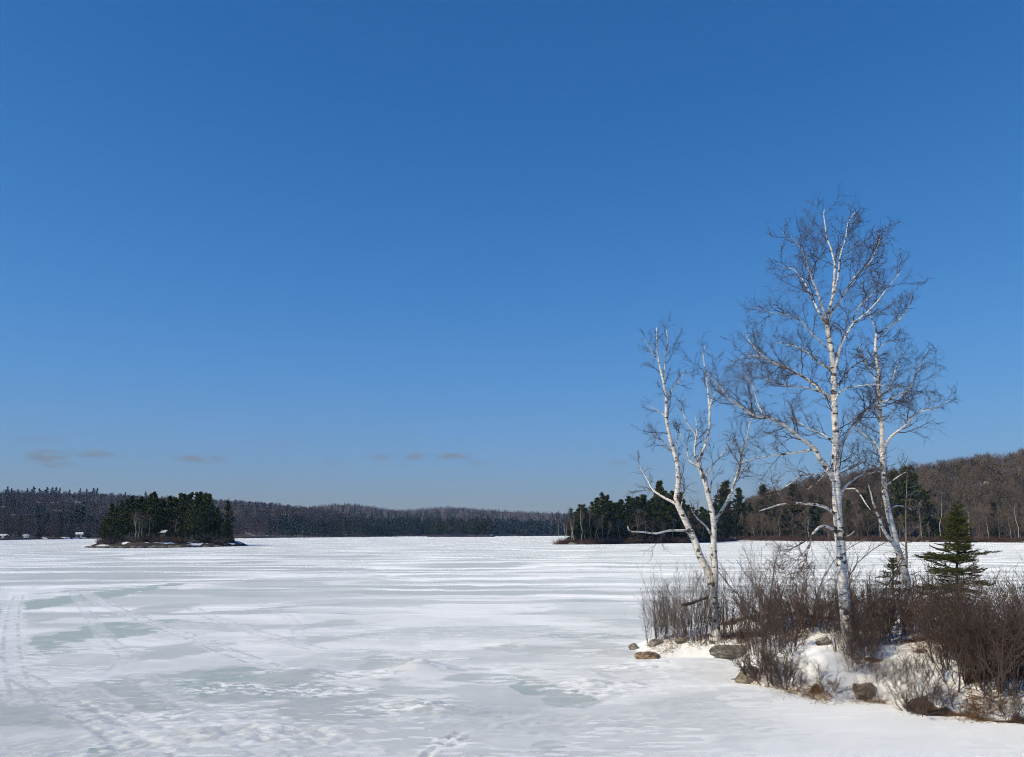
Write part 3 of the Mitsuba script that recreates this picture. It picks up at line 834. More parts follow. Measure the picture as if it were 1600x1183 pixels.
for n_, (px_, s) in enumerate([(141, .9), (148, .7), (160, .8), (172, .6), (186, .8), (205, .6), (216, .7), (238, .9), (255, .8), (270, .7), (282, .8), (330, .7), (350, .6)]):
    p = isl_spot(px_, .0)
    rock(p + [0, 0, .1], (1.5 * s, 1.0, .55 * s), "dark shore rock along the edge of the wooded island", group="rocks round the wooded island", name="shore_rock", seed=n_, sub=2)

ib = np.array([isl_spot(gf.uniform(152, 372), .05 + gf.random() * .3) for _ in range(60)])
forest("island_brush", "dark undergrowth along the shore of the wooded island", "brush", [brush(160, s + 7, w=.10) for s in range(2)], "mat_shrub_stem", ib, gf.uniform(0.8, 2.0, len(ib)), gf)

# ---- small islet at the far end, with a hut
ff = far_hill
for px_, off, row in [(677, -6, 816), (684, -3, 812), (692, -5, 814), (700, -4, 810), (707, -2, 815), (714, -5, 818), (722, -3, 814), (730, -4, 816), (738, -5, 811), (745, -3, 808), (752, -4, 810), (759, -2, 813), (764, -5, 822)]:
    p = ground(px_, 839.0)
    p = p * (1 + off * .002)
    p[2] = 0.4
    tree("far_islet_pine", PINES, p, top_height(p, px_, row), "dull green pine on the small islet off the far shore", group="pines on the small far islet", wide=1.3)
a = ground(np.linspace(672, 768, 24), np.full(24, 839.0))
islet_poly = Polygon(np.vstack([a[:, :2] * .985, a[::-1, :2] * 1.02])).buffer(3)
m = trimesh.creation.extrude_polygon(islet_poly, 1.0, engine="earcut")
m.apply_translation((0, 0, -.3))
k = structure("far_islet_ground")
scene[k] = mikit.ply(m, "mat_hill")
p = ground(767, 839.0)
house("fishing_hut", "tiny white hut on the ice beside the small far islet", "hut", p, 2.4, 2.2, 1.7, .5, 0, wall="mat_white_wall", windows=[(-.5, .8, .6, .6)])

# ---- the right point: dark conifers with pale leafless trees in front
G1 = "dark conifers on the right point"
crest = [(872, 800), (890, 796), (905, 786), (925, 778), (940, 773), (955, 779), (975, 776), (1000, 770), (1015, 775), (1030, 758), (1045, 766), (1065, 765), (1085, 785), (1105, 790), (1120, 782)]
for i_ in range(54):
    px_ = 888 + (1140 - 888) * (i_ + gf.random()) / 54
    row = lerp_px(px_, crest) + abs(gf.normal(0, 7)) + (i_ % 3 == 0) * 6
    p = point_land.spot(px_, gf.uniform(3, 18) * min(1, (px_ - 866) / 50) + 1.5)
    if i_ % 3:
        tree("point_spruce", SPRUCES, p, top_height(p, px_, row), "dark conifer in the dense stand on the right point", group=G1, wide=1.25)
    else:
        tree("point_pine", PINES, p, top_height(p, px_, row), "bushy dark pine in the stand on the right point", group="pines on the right point", wide=1.1)
for px_, row in [(1034, 753), (942, 771), (950, 774)]:
    p = point_land.spot(px_, 12)
    tree("point_pine", PINES, p, top_height(p, px_, row), "bushy dark pine in the stand on the right point", group="pines on the right point")
for px_, row in [(893, 800), (899, 792), (908, 786), (916, 795), (922, 789), (934, 800), (943, 798), (948, 812), (968, 808), (986, 788), (996, 792), (1009, 793), (1020, 806), (1030, 812), (1040, 800), (1050, 808), (1075, 795), (1085, 792), (1096, 806), (882, 806), (928, 806)]:
    p = point_land.spot(px_, gf.uniform(1.5, 3.5))
    tree("pale_bare_tree", PALES, p, top_height(p, px_, row), "pale leafless tree before the conifers on the right point", group="pale leafless trees on the right point", wide=1.05, tilt=gf.normal(0, 3))
p = point_land.spot(874.5, 1.5)
tree("leaning_snag", PALES, p, top_height(p, 874, 795), "tall thin dead tree at the very tip of the right point", wide=.5)
p = point_land.spot(884, 1.5)
tree("tip_birch", PALES, p, top_height(p, 885, 803), "second pale trunk from the tip of the right point", wide=.6)

# ---- the right shore
for px_, off, row, kind, wide in [(1141, 10, 752, 0, 1.5), (1128, 14, 766, 0, 1.2), (1158, 13, 764, 0, 1.2), (1176, 14, 786, 1, 1.3), (1197, 16, 758, 1, 1.3), (1212, 12, 770, 0, 1.1), (1241, 12, 756, 1, 1.5), (1252, 16, 770, 1, 1.2), (1272, 13, 772, 1, 1.2),
                                  (1285, 14, 775, 0, 1.1), (1330, 12, 780, 1, 1.2), (1350, 15, 770, 1, 1.2), (1364, 14, 762, 0, 1.0), (1406, 12, 738, 0, 1.15), (1421, 11, 730, 0, 1.4), (1437, 13, 742, 0, 1.1), (1452, 10, 800, 1, 1.6), (1464, 9, 806, 1, 1.5), (1555, 10, 786, 1, 1.3), (1188, 10, 805, 1, 1.5), (1225, 8, 806, 1, 1.4), (1165, 8, 800, 1, 1.5), (1150, 6, 806, 1, 1.6)]:
    p = right_hill.spot(px_, off)
    tree("shore_pine" if kind == 0 else "shore_spruce", PINES if kind == 0 else SPRUCES, p, top_height(p, px_, row), ("bushy dark pine" if kind == 0 else "pointed dark conifer") + " on the right shore behind the birches",
         group=("pines" if kind == 0 else "pointed conifers") + " on the right shore", wide=wide)
for i_ in range(46):
    px_ = 1150 + (1620 - 1150) * (i_ + gf.random()) / 46
    p = right_hill.spot(px_, gf.uniform(3, 22))
    tree("shore_bare_tree", BARES, p, gf.uniform(7, 15), "grey leafless tree on the right shore below the hillside", group="grey leafless trees on the right shore", wide=.9, tilt=gf.normal(0, 2))
for px_, row in [(1469, 765), (1512, 775), (1264, 790), (1180, 808), (1217, 795), (1375, 770), (1440, 775), (1580, 800), (1590, 775), (1545, 800)]:
    p = right_hill.spot(px_, 3.5)
    tree("white_shore_tree", PALES, p, top_height(p, px_, row), "whitish leafless trunk standing out on the right shore", group="whitish trunks on the right shore", wide=.9)


BR = [brush(140, s, w=.045) for s in range(3)]
nb = 260
px = gf.uniform(1135, 1680, nb)
spots = right_hill.spot(px, gf.uniform(.4, 5, nb))
px2 = gf.uniform(873, 1140, 130)
spots = np.vstack([spots, point_land.spot(px2, gf.uniform(.3, 2.5, 130))])
forest("shore_brush", "low reddish-brown brush lining the edge of the ice below the right shore", "brush", BR, "mat_shore_brush", spots, gf.uniform(1.0, 2.4, len(spots)), gf)
for n_, (px_, off) in enumerate([(872, .0), (893, -.6), (897, -.6), (908, -.4), (922, -.5), (1440, -1.5), (1448, -1.2), (1530, .5), (1597, -1.0)]):
    p = (point_land if px_ < 1100 else right_hill).spot(px_, off)
    p[2] = .15
    rock(p, (1.1, .7, .6), "dark rock on the ice edge of the right shore", group="rocks on the right shore's ice edge", name="lakeside_rock", seed=50 + n_, sub=2)

# ------------------------------------------------------------------ the near islet: snow, bank and rocks
FRONT = [(984, 1014), (1008, 1034), (1050, 1036), (1100, 1040), (1140, 1052), (1160, 1069), (1200, 1083), (1245, 1092), (1300, 1100), (1360, 1094), (1400, 1100), (1440, 1119), (1500, 1121), (1560, 1128), (1620, 1133), (1800, 1150)]
BACK = [(1800, 985), (1600, 980), (1450, 978), (1300, 980), (1200, 985), (1120, 990), (1050, 996), (1000, 1004)]
bp = np.array(FRONT + BACK, float)
islet = Polygon(ground(bp[:, 0], bp[:, 1])[:, :2]).buffer(.25).buffer(-.25)
isb = islet.boundary
bump_spots = [(ground(1290, 1010, 1.0), .35, .9), (ground(1100, 1000, .6), .30, 1.2), (ground(1190, 1010, .8), .25, 1.3), (ground(1500, 1040, .9), .30, 1.6)]


def islet_z(x, y):
    x, y = np.asarray(x, float), np.asarray(y, float)
    pt = shapely.points(x, y)
    d = shapely.distance(isb, pt) * np.where(shapely.contains(islet, pt), 1, -1)
    p = np.stack([x, y, 0 * x], -1)
    wide = np.clip((x - 4.2) / 4.0, 0, 1)
    d2 = d + 0.35 * cn(p, 0.9, 12, 3) * np.clip(d + .8, 0, 1)
    z = np.where(d2 > 0, (0.35 + 0.70 * wide) * (1 - np.exp(-np.maximum(d2, 0) / (0.8 + .6 * wide))), d2 * 0.25)
    z = z + np.clip(d, 0, 1) * (0.30 * cn(p, .7, 2, 3) + 0.12 * cn(p, 2.5, 3, 3) + 0.07 * cn(p, 7.0, 4, 2))
    for c, hh, r in bump_spots:
        z = z + hh * np.exp(-((x - c[0]) ** 2 + (y - c[1]) ** 2) / r ** 2) * np.clip(d / .8, 0, 1)
    return z


b = islet.bounds
gx, gy = np.meshgrid(np.arange(b[0] - 1, b[2] + 1, .09), np.arange(b[1] - 1, b[3] + 1, .09))
gz = islet_z(gx.ravel(), gy.ravel())
w = gx.shape[1]
i, j = np.meshgrid(np.arange(gx.shape[0] - 1), np.arange(w - 1), indexing="ij")
q = np.stack([i * w + j, i * w + j + 1, (i + 1) * w + j + 1, (i + 1) * w + j], -1).reshape(-1, 4)
q = q[(gz[q].max(1) > -.12)]


def islet_color(p, n, uv):
    snow = MX((0.84, 0.845, 0.855), (0.90, 0.90, 0.90), FB(p.x * 1.5, p.y * 2.2, 0.0, 3))
    soil = MX((0.045, 0.032, 0.024), (0.15, 0.095, 0.055), FB(p.x * 6, p.y * 6, p.z * 6, 3))
    b_ = FB(p.x * 0.75 + 7, p.y * 0.9, 1.0, 4) + 0.05 * SS(5.5, 9.0, p.x - 0.0) - 0.16 * SS(7.0, 5.6, p.x)
    edge = SS(0.36, 0.12, p.z) * SS(6.0, 6.8, p.x) * 0.20 * SS(0.35, 0.6, N_(p.x * 1.1, p.y * 1.1, 5.0)) * SS(9.2, 8.2, p.x)
    return MX(snow, soil, SS(0.635, 0.675, b_ + edge))


bsdf("mat_islet", {"type": "bumpmap", "arbitrary": mikit.proc(lambda p, n, uv: FB(p.x * 4, p.y * 4, p.z * 4, 4), 0.008), "scale": 0.05, "bsdf": diffuse(islet_color, 0.9, 0.15)})
k = structure("islet_ground", "snow with patches of bare brown earth on the near islet")
scene[k] = mikit.ply((np.stack([gx.ravel(), gy.ravel(), gz], 1), q), "mat_islet", smooth=True)


def islet_hit(px, py):
    """where the photograph's ray meets the near islet or the ice"""
    d = ray(float(px), float(py))
    t = np.linspace(10, 45, 900)
    p = CAM + d * t[:, None]
    under = p[:, 2] < np.maximum(islet_z(p[:, 0], p[:, 1]), 0)
    return p[np.argmax(under)] if under.any() else p[-1]


def rock_at(px, py, w, h, label, mat="mat_rock", seed=0, deep=.8, rz=0):
    """a rock whose foot is at the pixel; width and height in photograph pixels"""
    p = islet_hit(px, py)
    s = np.linalg.norm(p - CAM) / F
    return rock(p + [0, w * s * deep * .35, h * s * .16], (w * s / 2 * 1.02, w * s / 2 * deep, h * s * .66), label, mat, seed=seed, rz=rz, sub=4)


rock_at(1012, 1034, 40, 19, "rust-orange rock at the left tip of the near islet", "mat_orange_rock", 101, rz=-14)
rock_at(991, 1016, 17, 11, "small dark grey rock at the very tip of the near islet", "mat_rock", 102)
rock_at(1025, 1009, 26, 11, "dark rock behind the rust-orange one at the islet's tip", "mat_rock", 103)
rock_at(1158, 1024, 84, 17, "grey wedge-shaped slab of rock showing through the snow", "mat_rock", 104, .6)
rock_at(1174, 1066, 40, 26, "rounded tan boulder at the left end of the brown bank", "mat_rust_rock", 105)
rock_at(1151, 1066, 18, 7, "flat dark stone on the ice beside the tan boulder", "mat_rock", 106)
rock_at(1352, 1094, 50, 28, "big mottled brown boulder on the bank below the tall birch", "mat_rust_rock", 107)
rock_at(1292, 1008, 26, 13, "low dark rock on the snow left of the tall birch", "mat_rock", 108)
rock_at(1070, 1004, 30, 10, "brown snow-dusted rock among stems left of the twin birch", "mat_rust_rock", 112)

# ------------------------------------------------------------------ birches: trunks and limbs traced, branches and twigs grown
gb = np.random.default_rng(5)


def traced(pts, depth, swing=0.0, K=None):
    """pixel polyline -> 3-D: starts at the depth, swings towards or away as it runs out."""
    pts = np.asarray(pts, float)
    s = np.r_[0, np.cumsum(np.linalg.norm(np.diff(pts, axis=0), axis=1))] / F * depth
    return resample(at_depth(pts[:, 0], pts[:, 1], depth + swing * s), K or max(5, 2 * len(pts)))


def wobble(P, amp, seed):
    P = P.copy()
    n = np.stack([cn(P * 2.2, 1.0, seed + k, 2) for k in range(3)], -1)
    P[1:] += amp * n[1:]
    return P


def birch(label, base_px, stems, limbs, sides=12, twig_k=1.0, seed=0):
    g = np.random.default_rng(seed)
    key = thing("birch_tree", label, "tree")
    depth = islet_hit(*base_px)[1]
    pxm = depth / math.cos(PITCH) / F * 1.02
    lines = []
    for n_, (pts, r0, r1, swing) in enumerate(stems):
        P = wobble(traced(pts, depth, swing, 3 * len(pts)), .05, seed + n_)
        K = len(P)
        R = .95 * pxm * (r0 + (r1 - r0) * np.linspace(0, 1, K) ** .8)
        if n_ == 0:
            R[:3] *= np.array([1.45, 1.2, 1.05])
            P[0, 2] -= .25
        part(key, "trunk", mikit.ply(tubes(P[None], R[None], sides), "mat_birch_bark", smooth=True))
        lines.append((P, R, True))
    for n_, (pts, r0, r1, swing) in enumerate(limbs):
        P = wobble(traced(pts, depth, swing, 2 * len(pts) + 2), .10, seed + 50 + n_)
        R = .86 * pxm * np.linspace(r0, r1, len(P))
        part(key, "limb", mikit.ply(tubes(P[None], R[None], 7), "mat_birch_bark", smooth=True))
        lines.append((P, R, False))
    meshes = []
    for P, R, is_stem in lines:
        P6, R6 = resample(P, 14)[None], np.interp(np.linspace(0, 1, 14), np.linspace(0, 1, len(R)), R)[None]
        L = np.linalg.norm(np.diff(P, axis=0), axis=1).sum()
        if is_stem:
            n1, t0 = int(2.2 * L * twig_k), .42
        else:
            n1, t0 = int((2.8 + 4.0 * L) * twig_k), .24
        A, ra = grow(g, P6, R6, [n1], (t0, .99), (46, 14), lambda l, t: np.minimum(.34 * l, 1.0) * (1.10 - .80 * t) + .24, K=6, wig=.17, up=.13, rr=.45, rmax=.015, rmin=.0075)
        la = np.linalg.norm(np.diff(A, axis=1), axis=-1).sum(1)
        Bq, rb = grow(g, A, ra, np.round(2 + 5.0 * la).astype(int), (.2, .99), (42, 14), lambda l, t: .40 * l * (1.2 - .8 * t) + .13, K=5, wig=.20, up=.04, rr=.72, rmin=.0064)
        lb = np.linalg.norm(np.diff(Bq, axis=1), axis=-1).sum(1)
        C, rc = grow(g, Bq, rb, np.round(1.6 + 3.6 * lb).astype(int), (.15, .99), (42, 15), lambda l, t: .36 * l + .08, K=3, wig=.20, up=.0, rr=.85, rmin=.0056)
        meshes += [tubes(A, ra, 4), tubes(Bq, rb, 3), tubes(C, rc, 3)]
    part(key, "twigs", mikit.ply(join(meshes), "mat_birch_twig"), kind="stuff", label="fine dark leafless twigs of the crown")
    return key


# the tall birch
MAIN = [(1329, 1012), (1323, 972), (1320, 945), (1316, 900), (1314, 860), (1310, 820), (1307, 780), (1305, 735), (1306, 700), (1305.5, 660), (1303, 618), (1302.5, 584), (1299, 550), (1294, 517), (1293, 498)]
birch("tall white birch standing in the middle of the near islet", (1329, 1012),
      [(MAIN, 9.6, 3.4, 0.0),
       ([(1293, 500), (1299, 469), (1304, 436), (1304, 415), (1299, 392), (1291, 368), (1289, 350), (1287, 336), (1289, 326)], 3.0, .6, .1)],
      [([(1300, 468), (1309, 429), (1314, 398), (1323, 365), (1326, 348), (1336, 332)], 2.2, .5, -.2),
       ([(1294, 496), (1316, 463), (1336, 432), (1357, 412), (1370, 388), (1373, 366)], 2.6, .5, .35),
       ([(1292, 500), (1279, 463), (1265, 429), (1259, 405), (1245, 378), (1222, 364)], 2.6, .5, -.3),
       ([(1291, 508), (1265, 459), (1252, 432), (1238, 419), (1219, 416)], 2.3, .5, .4),
       ([(1303, 590), (1309, 561), (1319, 534), (1333, 507), (1353, 490), (1370, 473), (1387, 449), (1408, 424)], 2.7, .5, -.3),
       ([(1333, 507), (1343, 479), (1362, 461), (1374, 440)], 1.6, .5, .2),
       ([(1301, 580), (1282, 569), (1259, 550), (1238, 540), (1215, 536)], 2.2, .5, .5),
       ([(1298, 548), (1265, 517), (1245, 497), (1211, 490), (1184, 480)], 2.0, .5, -.3),
       ([(1303, 626), (1292, 618), (1269, 601), (1235, 578), (1201, 562), (1178, 540), (1165, 518)], 3.4, .5, .35),
       ([(1225, 574), (1201, 562), (1181, 557), (1147, 567)], 1.7, .5, -.4),
       ([(1296, 620), (1255, 606), (1221, 601), (1196, 593), (1170, 585)], 1.8, .5, -.5),
       ([(1303, 750), (1296, 738), (1282, 720), (1269, 699), (1248, 683), (1225, 665), (1204, 653), (1184, 649), (1164, 639), (1140, 624), (1120, 599), (1104, 577)], 5.4, .7, -.25),
       ([(1192, 651), (1184, 628), (1174, 604), (1160, 580)], 1.6, .5, .4),
       ([(1270, 702), (1245, 707), (1218, 709), (1188, 715), (1158, 722)], 2.2, .5, .3),
       ([(1304, 735), (1296, 732), (1279, 752), (1262, 763)], 1.8, .7, -.6),
       ([(1300, 738), (1265, 740), (1235, 755), (1208, 771)], 1.8, .6, .6),
       ([(1306, 812), (1303, 802), (1285, 791), (1269, 788), (1232, 788), (1201, 792), (1186, 798)], 3.0, .8, -.5),
       ([(1308, 834), (1304, 827), (1286, 822), (1269, 837), (1264, 854), (1252, 875), (1221, 898)], 2.6, .7, -.7),
       ([(1256, 868), (1252, 890), (1242, 913)], 1.7, .7, -.7),
       ([(1309, 790), (1314, 776), (1319, 763), (1336, 749), (1357, 739), (1380, 736)], 2.8, .6, .3),
       ([(1320, 764), (1330, 764), (1343, 773), (1352, 786), (1360, 797)], 1.9, .6, -.4),
       ([(1305, 730), (1309, 712), (1319, 685), (1333, 661), (1343, 646), (1374, 631), (1401, 621), (1420, 610), (1431, 584), (1446, 553)], 3.4, .5, .25),
       ([(1304, 640), (1309, 618), (1330, 605), (1357, 601), (1392, 606)], 1.8, .5, -.4),
       ([(1304, 615), (1309, 601), (1326, 581), (1346, 564), (1364, 548)], 2.0, .5, .4),
       ([(1311, 845), (1323, 839), (1335, 829)], 1.8, .9, -.4),
       ([(1304, 690), (1290, 680), (1262, 668), (1240, 655)], 1.6, .5, .6)],
      seed=11, twig_k=1.0)
# the slimmer one to its right
birch("slimmer birch leaning left, right of the tall birch", (1419, 978),
      [([(1417, 980), (1421, 955), (1419, 930), (1416, 905), (1411, 884), (1401, 854), (1394, 824), (1387, 797), (1382, 763), (1380, 729), (1379, 695), (1377, 661), (1374, 628), (1373, 587), (1369, 560), (1368, 540), (1370, 519)], 6.4, 1.9, 0.0),
       ([(1404, 862), (1387, 838), (1377, 820), (1368, 797), (1362, 776), (1357, 757)], 3.6, .8, -.2)],
      [([(1370, 522), (1390, 510), (1407, 496), (1424, 476)], 1.7, .5, .3), ([(1370, 520), (1361, 497), (1356, 480)], 1.5, .5, -.3),
       ([(1380, 702), (1384, 692), (1401, 675), (1418, 661), (1428, 648), (1445, 641), (1466, 636), (1480, 626)], 2.6, .5, -.25),
       ([(1380, 716), (1370, 695), (1353, 682), (1336, 666), (1322, 655)], 2.2, .5, .3), ([(1379, 731), (1357, 726), (1325, 712)], 1.7, .5, -.4),
       ([(1374, 622), (1395, 590), (1405, 565), (1412, 545)], 1.8, .5, .3), ([(1373, 600), (1360, 580), (1350, 560), (1344, 540)], 1.5, .5, .3),
       ([(1378, 660), (1398, 640), (1415, 615), (1425, 600)], 1.7, .5, .4), ([(1382, 760), (1400, 745), (1425, 735)], 1.5, .5, -.4), ([(1388, 800), (1405, 790), (1425, 797)], 1.5, .5, .4),
       ([(1376, 650), (1362, 630), (1350, 625)], 1.5, .5, -.5), ([(1369, 550), (1385, 535), (1402, 530)], 1.3, .5, .3)],
      seed=22, twig_k=.95)
# the twin birch at the tip
birch("twin-stemmed white birch at the left tip of the near islet", (1117, 999),
      [([(1118, 1000), (1116, 967), (1115, 943), (1113, 922), (1109, 899), (1101, 884), (1095, 872), (1088, 851), (1078, 829), (1065, 802), (1056, 781), (1060, 751), (1058, 724), (1051, 700), (1044.5, 676), (1041, 649), (1041, 622), (1038, 602), (1032, 578), (1028, 555), (1026, 526), (1027, 512)], 8.0, .8, 0.0),
       ([(1114, 930), (1118, 900), (1116, 872), (1115.5, 846), (1115, 828), (1114, 805), (1107, 774.5), (1099, 747), (1090, 724)], 5.4, 3.4, -.05),
       ([(1091, 727), (1095, 714), (1104, 690), (1109, 663), (1109, 639), (1105, 605), (1102, 578), (1099, 560), (1101, 542)], 2.8, .7, .1)],
      [([(1038, 592), (1039.5, 555), (1043, 528), (1040, 508)], 1.9, .5, .2), ([(1029, 562), (1016, 545), (1005, 528)], 1.3, .5, -.3),
       ([(1057, 788), (1038, 778), (1021, 766), (1011, 749), (999, 726)], 2.6, .5, .3),
       ([(1080, 838), (1065, 829), (1044.5, 829), (1024, 832), (997, 830), (986, 829), (980, 818)], 2.3, 1.0, -.5),
       ([(1043, 623), (1058, 599), (1072, 577)], 1.3, .5, .3), ([(1049, 706), (1034, 688), (1019, 677)], 1.7, .8, -.4), ([(1052, 699), (1058, 687), (1061, 668)], 1.4, .5, .3), ([(1042, 650), (1025, 640), (1014, 632)], 1.2, .5, .3),
       ([(1092, 730), (1075, 717), (1072, 697), (1061, 674)], 1.7, .6, .3), ([(1091, 728), (1085, 710), (1087, 683), (1075, 663), (1063, 636)], 2.2, .8, -.2), ([(1087, 685), (1088, 668), (1087, 652)], 1.2, .6, 0),
       ([(1109, 640), (1114, 619), (1128, 600)], 1.3, .5, .3),
       ([(1116, 818), (1121, 805), (1136, 785), (1146, 764), (1154, 734), (1157, 717), (1166, 693), (1170, 670), (1181, 648)], 3.3, .8, .15),
       ([(1113, 843), (1102, 822), (1088, 808), (1080, 794)], 2.2, .8, -.4), ([(1100, 750), (1119, 722), (1134, 702), (1143, 688)], 1.7, .5, .3), ([(1109, 782), (1111, 764), (1111, 750)], 1.6, 1.2, 0),
       ([(1062, 800), (1068, 780), (1072, 760)], 1.3, .5, -.3)],
      seed=33, twig_k=.55)

# dead sapling beside the slimmer birch, and the dark dead branch at the twin birch
p = islet_hit(1418, 965)
key = thing("dead_sapling", "thin grey dead sapling beside the slimmer birch", "tree")
P = wobble(traced([(1418, 968), (1417, 900), (1416, 850), (1415, 800), (1417, 750), (1419, 722)], p[1] + .5, 0, 14), .06, 3)
R = np.linspace(.05, .008, 14)
part(key, "trunk", mikit.ply(tubes(P[None], R[None], 7), "mat_grey_bark", smooth=True))
A, ra = grow(gb, P[None], R[None], [26], (.25, .98), (75, 10), lambda l, t: .22 * l * (1.1 - t) + .2, K=5, wig=.2, up=.08, rr=.4, rmin=.005)
B, rb = grow(gb, A, ra, np.full(26, 4), (.3, .95), (45, 10), lambda l, t: .4 * l, K=3, wig=.2, rmin=.004)
part(key, "twigs", mikit.ply(join([tubes(A, ra, 4), tubes(B, rb, 3)]), "mat_grey_bark"), kind="stuff")
d = islet_hit(1117, 999)[1] - .3
key = thing("dead_branch", "dark broken branch sticking out left of the twin birch's foot", "branch")
P = wobble(traced([(1106, 934), (1094, 937), (1080, 942), (1065, 946)], d, -.3, 8), .05, 8)
scene[key] = mikit.ply(tubes(P[None], np.array([[.02, .03, .035, .035, .04, .045, .045, .02]]), 7), "mat_dark_bark", smooth=True)


# ------------------------------------------------------------------ shrubs
def shrub_parts(seed, n=16, h=2.4, spread=.45, lean=.28, twig=1.0, arch=.05, r0=.013):
    g = np.random.default_rng(seed)
    a = g.uniform(0, 6.283, n)
    r = np.sqrt(g.random(n)) * spread
    P0 = np.stack([r * np.cos(a), r * np.sin(a), np.full(n, -.15)], 1)
    cur = unit(np.stack([np.cos(a) * lean, np.sin(a) * lean, np.ones(n)], 1) + lean * .6 * g.normal(size=(n, 3)))
    L = h * g.uniform(.4, 1.1, n)
    K = 7
    out = [P0]
    for k in range(K - 1):
        out.append(out[-1] + cur * (L / (K - 1))[:, None])
        cur = unit(cur + .17 * g.normal(size=cur.shape) + np.array([0, 0, arch]))
    S = np.stack(out, 1)
    rs = (r0 * g.uniform(.7, 1.3, n))[:, None] * np.linspace(1, .35, K)[None]
    A, ra = grow(g, S, rs, np.full(n, int(9 * twig)), (.22, .98), (36, 12), lambda l, t: .34 * l * (1.15 - t) + .12, K=5, wig=.2, up=.12, rr=.55, rmin=.0042)
    B, rb = grow(g, A, ra, np.full(len(A), int(4 * twig)), (.2, .98), (38, 12), lambda l, t: .4 * l, K=3, wig=.25, up=.08, rr=.65, rmin=.0034)
    return tubes(S, rs, 5), join([tubes(A, ra, 4), tubes(B, rb, 3)])


def protos(mat, seeds, **kw):
    return [tuple(mikit.ply(m, mat) for m in shrub_parts(s, **kw)) for s in seeds]


UPRIGHT = protos("mat_shrub_stem", range(200, 204), n=14, h=2.3, lean=.16, arch=.06, twig=.9)
RED = protos("mat_shrub_red", range(210, 214), n=20, h=2.0, lean=.24, twig=.9)
THICK = protos("mat_shrub_stem", range(220, 225), n=17, h=2.4, lean=.36, twig=1.0, r0=.0115)
GREY = protos("mat_shrub_grey", range(230, 233), n=9, h=3.0, lean=.5, arch=.02, twig=1.35, r0=.018)
LOW = protos("mat_shrub_stem", range(240, 243), n=16, h=1.2, lean=.45, spread=.3, arch=.03)


def shrub(name, kinds, px, py, s, label, group, wide=1.0):
    p = islet_hit(px, py)
    key = thing(name, label, "shrub", group)
    st, tw = kinds[int(gb.integers(len(kinds)))]
    m = place([p[0], p[1], p[2]], [s * wide, s * wide, s], gb.uniform(0, 360))
    PXOF[key] = p[0] / p[1]
    part(key, "stems", {**st, "to_world": m}, kind="stuff")
    part(key, "twigs", {**tw, "to_world": m}, kind="stuff")


for px_, py_, s in [(1022, 1003, .88), (1034, 1000, 1.02), (1046, 1001, .92), (1058, 999, .8), (1077, 999, .75), (1096, 1000, .95), (1104, 1002, .8), (1132, 996, .9), (1028, 998, 1.0), (1052, 996, 1.05), (1068, 999, .95), (1086, 1000, .9), (1124, 1000, .85)]:
    shrub("upright_shrub", UPRIGHT, px_, py_, s, "upright leafless shrub round the twin birch at the islet's tip", "shrubs round the twin birch", .6)
for px_, py_, s in [(1076, 998, .95), (1088, 997, .9), (1152, 992, .9)]:
    shrub("arching_shrub", GREY, px_, py_, s, "grey shrub of long arching stems behind the twin birch", "grey arching shrubs behind the twin birch", .75)
for px_, py_, s in [(1150, 1000, .85), (1166, 1003, .95), (1180, 1010, 1.0), (1192, 1016, .9), (1204, 1022, 1.0)]:
    shrub("upright_shrub", UPRIGHT, px_, py_, s, "upright dark shrub between the twin birch and the tall birch", "shrubs between the birches", .8)
for px_, py_, s in [(1215, 990, .9), (1235, 987, 1.0), (1255, 985, 1.0), (1275, 984, .95), (1296, 982, .9), (1345, 985, .9), (1362, 984, 1.0), (1228, 1010, .8)]:
    shrub("red_shrub", RED, px_, py_, s, "reddish-brown leafless shrub behind the tall birch", "reddish shrubs behind the tall birch")
for px_, py_, s in [(1200, 985, 1.05), (1240, 983, 1.1), (1280, 984, 1.05), (1345, 980, 1.1), (1380, 982, 1.05)]:
    shrub("arching_shrub", GREY, px_, py_, s, "grey shrub of long arching stems beside the tall birch's trunk", "grey arching shrubs by the tall birch")
for px_, py_, s in [(1186, 1050, .9), (1204, 1060, .95), (1222, 1064, .7), (1240, 1068, .8), (1212, 1040, .9), (1292, 1078, .55)]:
    shrub("bank_shrub", LOW, px_, py_, s, "low spreading shrub on the bank left of the tall birch", "low shrubs on the brown bank", 1.15)
for px_, py_, s in [(1340, 1008, .75), (1352, 1012, .8), (1366, 1006, .85), (1380, 1004, .85), (1394, 1002, .75), (1338, 1046, .42), (1362, 1060, .42), (1376, 1066, .38), (1318, 1020, .62), (1331, 1028, .66), (1340, 1018, .75), (1346, 1036, .6), (1350, 1097, .28), (1366, 1098, .25), (1324, 1046, .35), (1358, 1030, .5)]:
    shrub("bushy_shrub", THICK, px_, py_, s, "dark bushy shrub at the foot of the tall birch", "bushy shrubs at the tall birch's foot", .75)
for px_, py_, s in [(1402, 990, .85), (1438, 996, .8), (1456, 1002, .85), (1428, 988, .8)]:
    shrub("red_shrub", RED, px_, py_, s, "reddish-brown leafless shrub at the slimmer birch's foot", "reddish shrubs by the slimmer birch", .9)
for px_, py_, s in [(1432, 1113, .95), (1444, 1110, .75), (1404, 1070, .5), (1424, 1050, .6), (1452, 1060, .55)]:
    shrub("fan_shrub", LOW, px_, py_, s, "fan-shaped shrub rising from the snow at the islet's front edge", "fan-shaped shrubs on the front snow", .9)
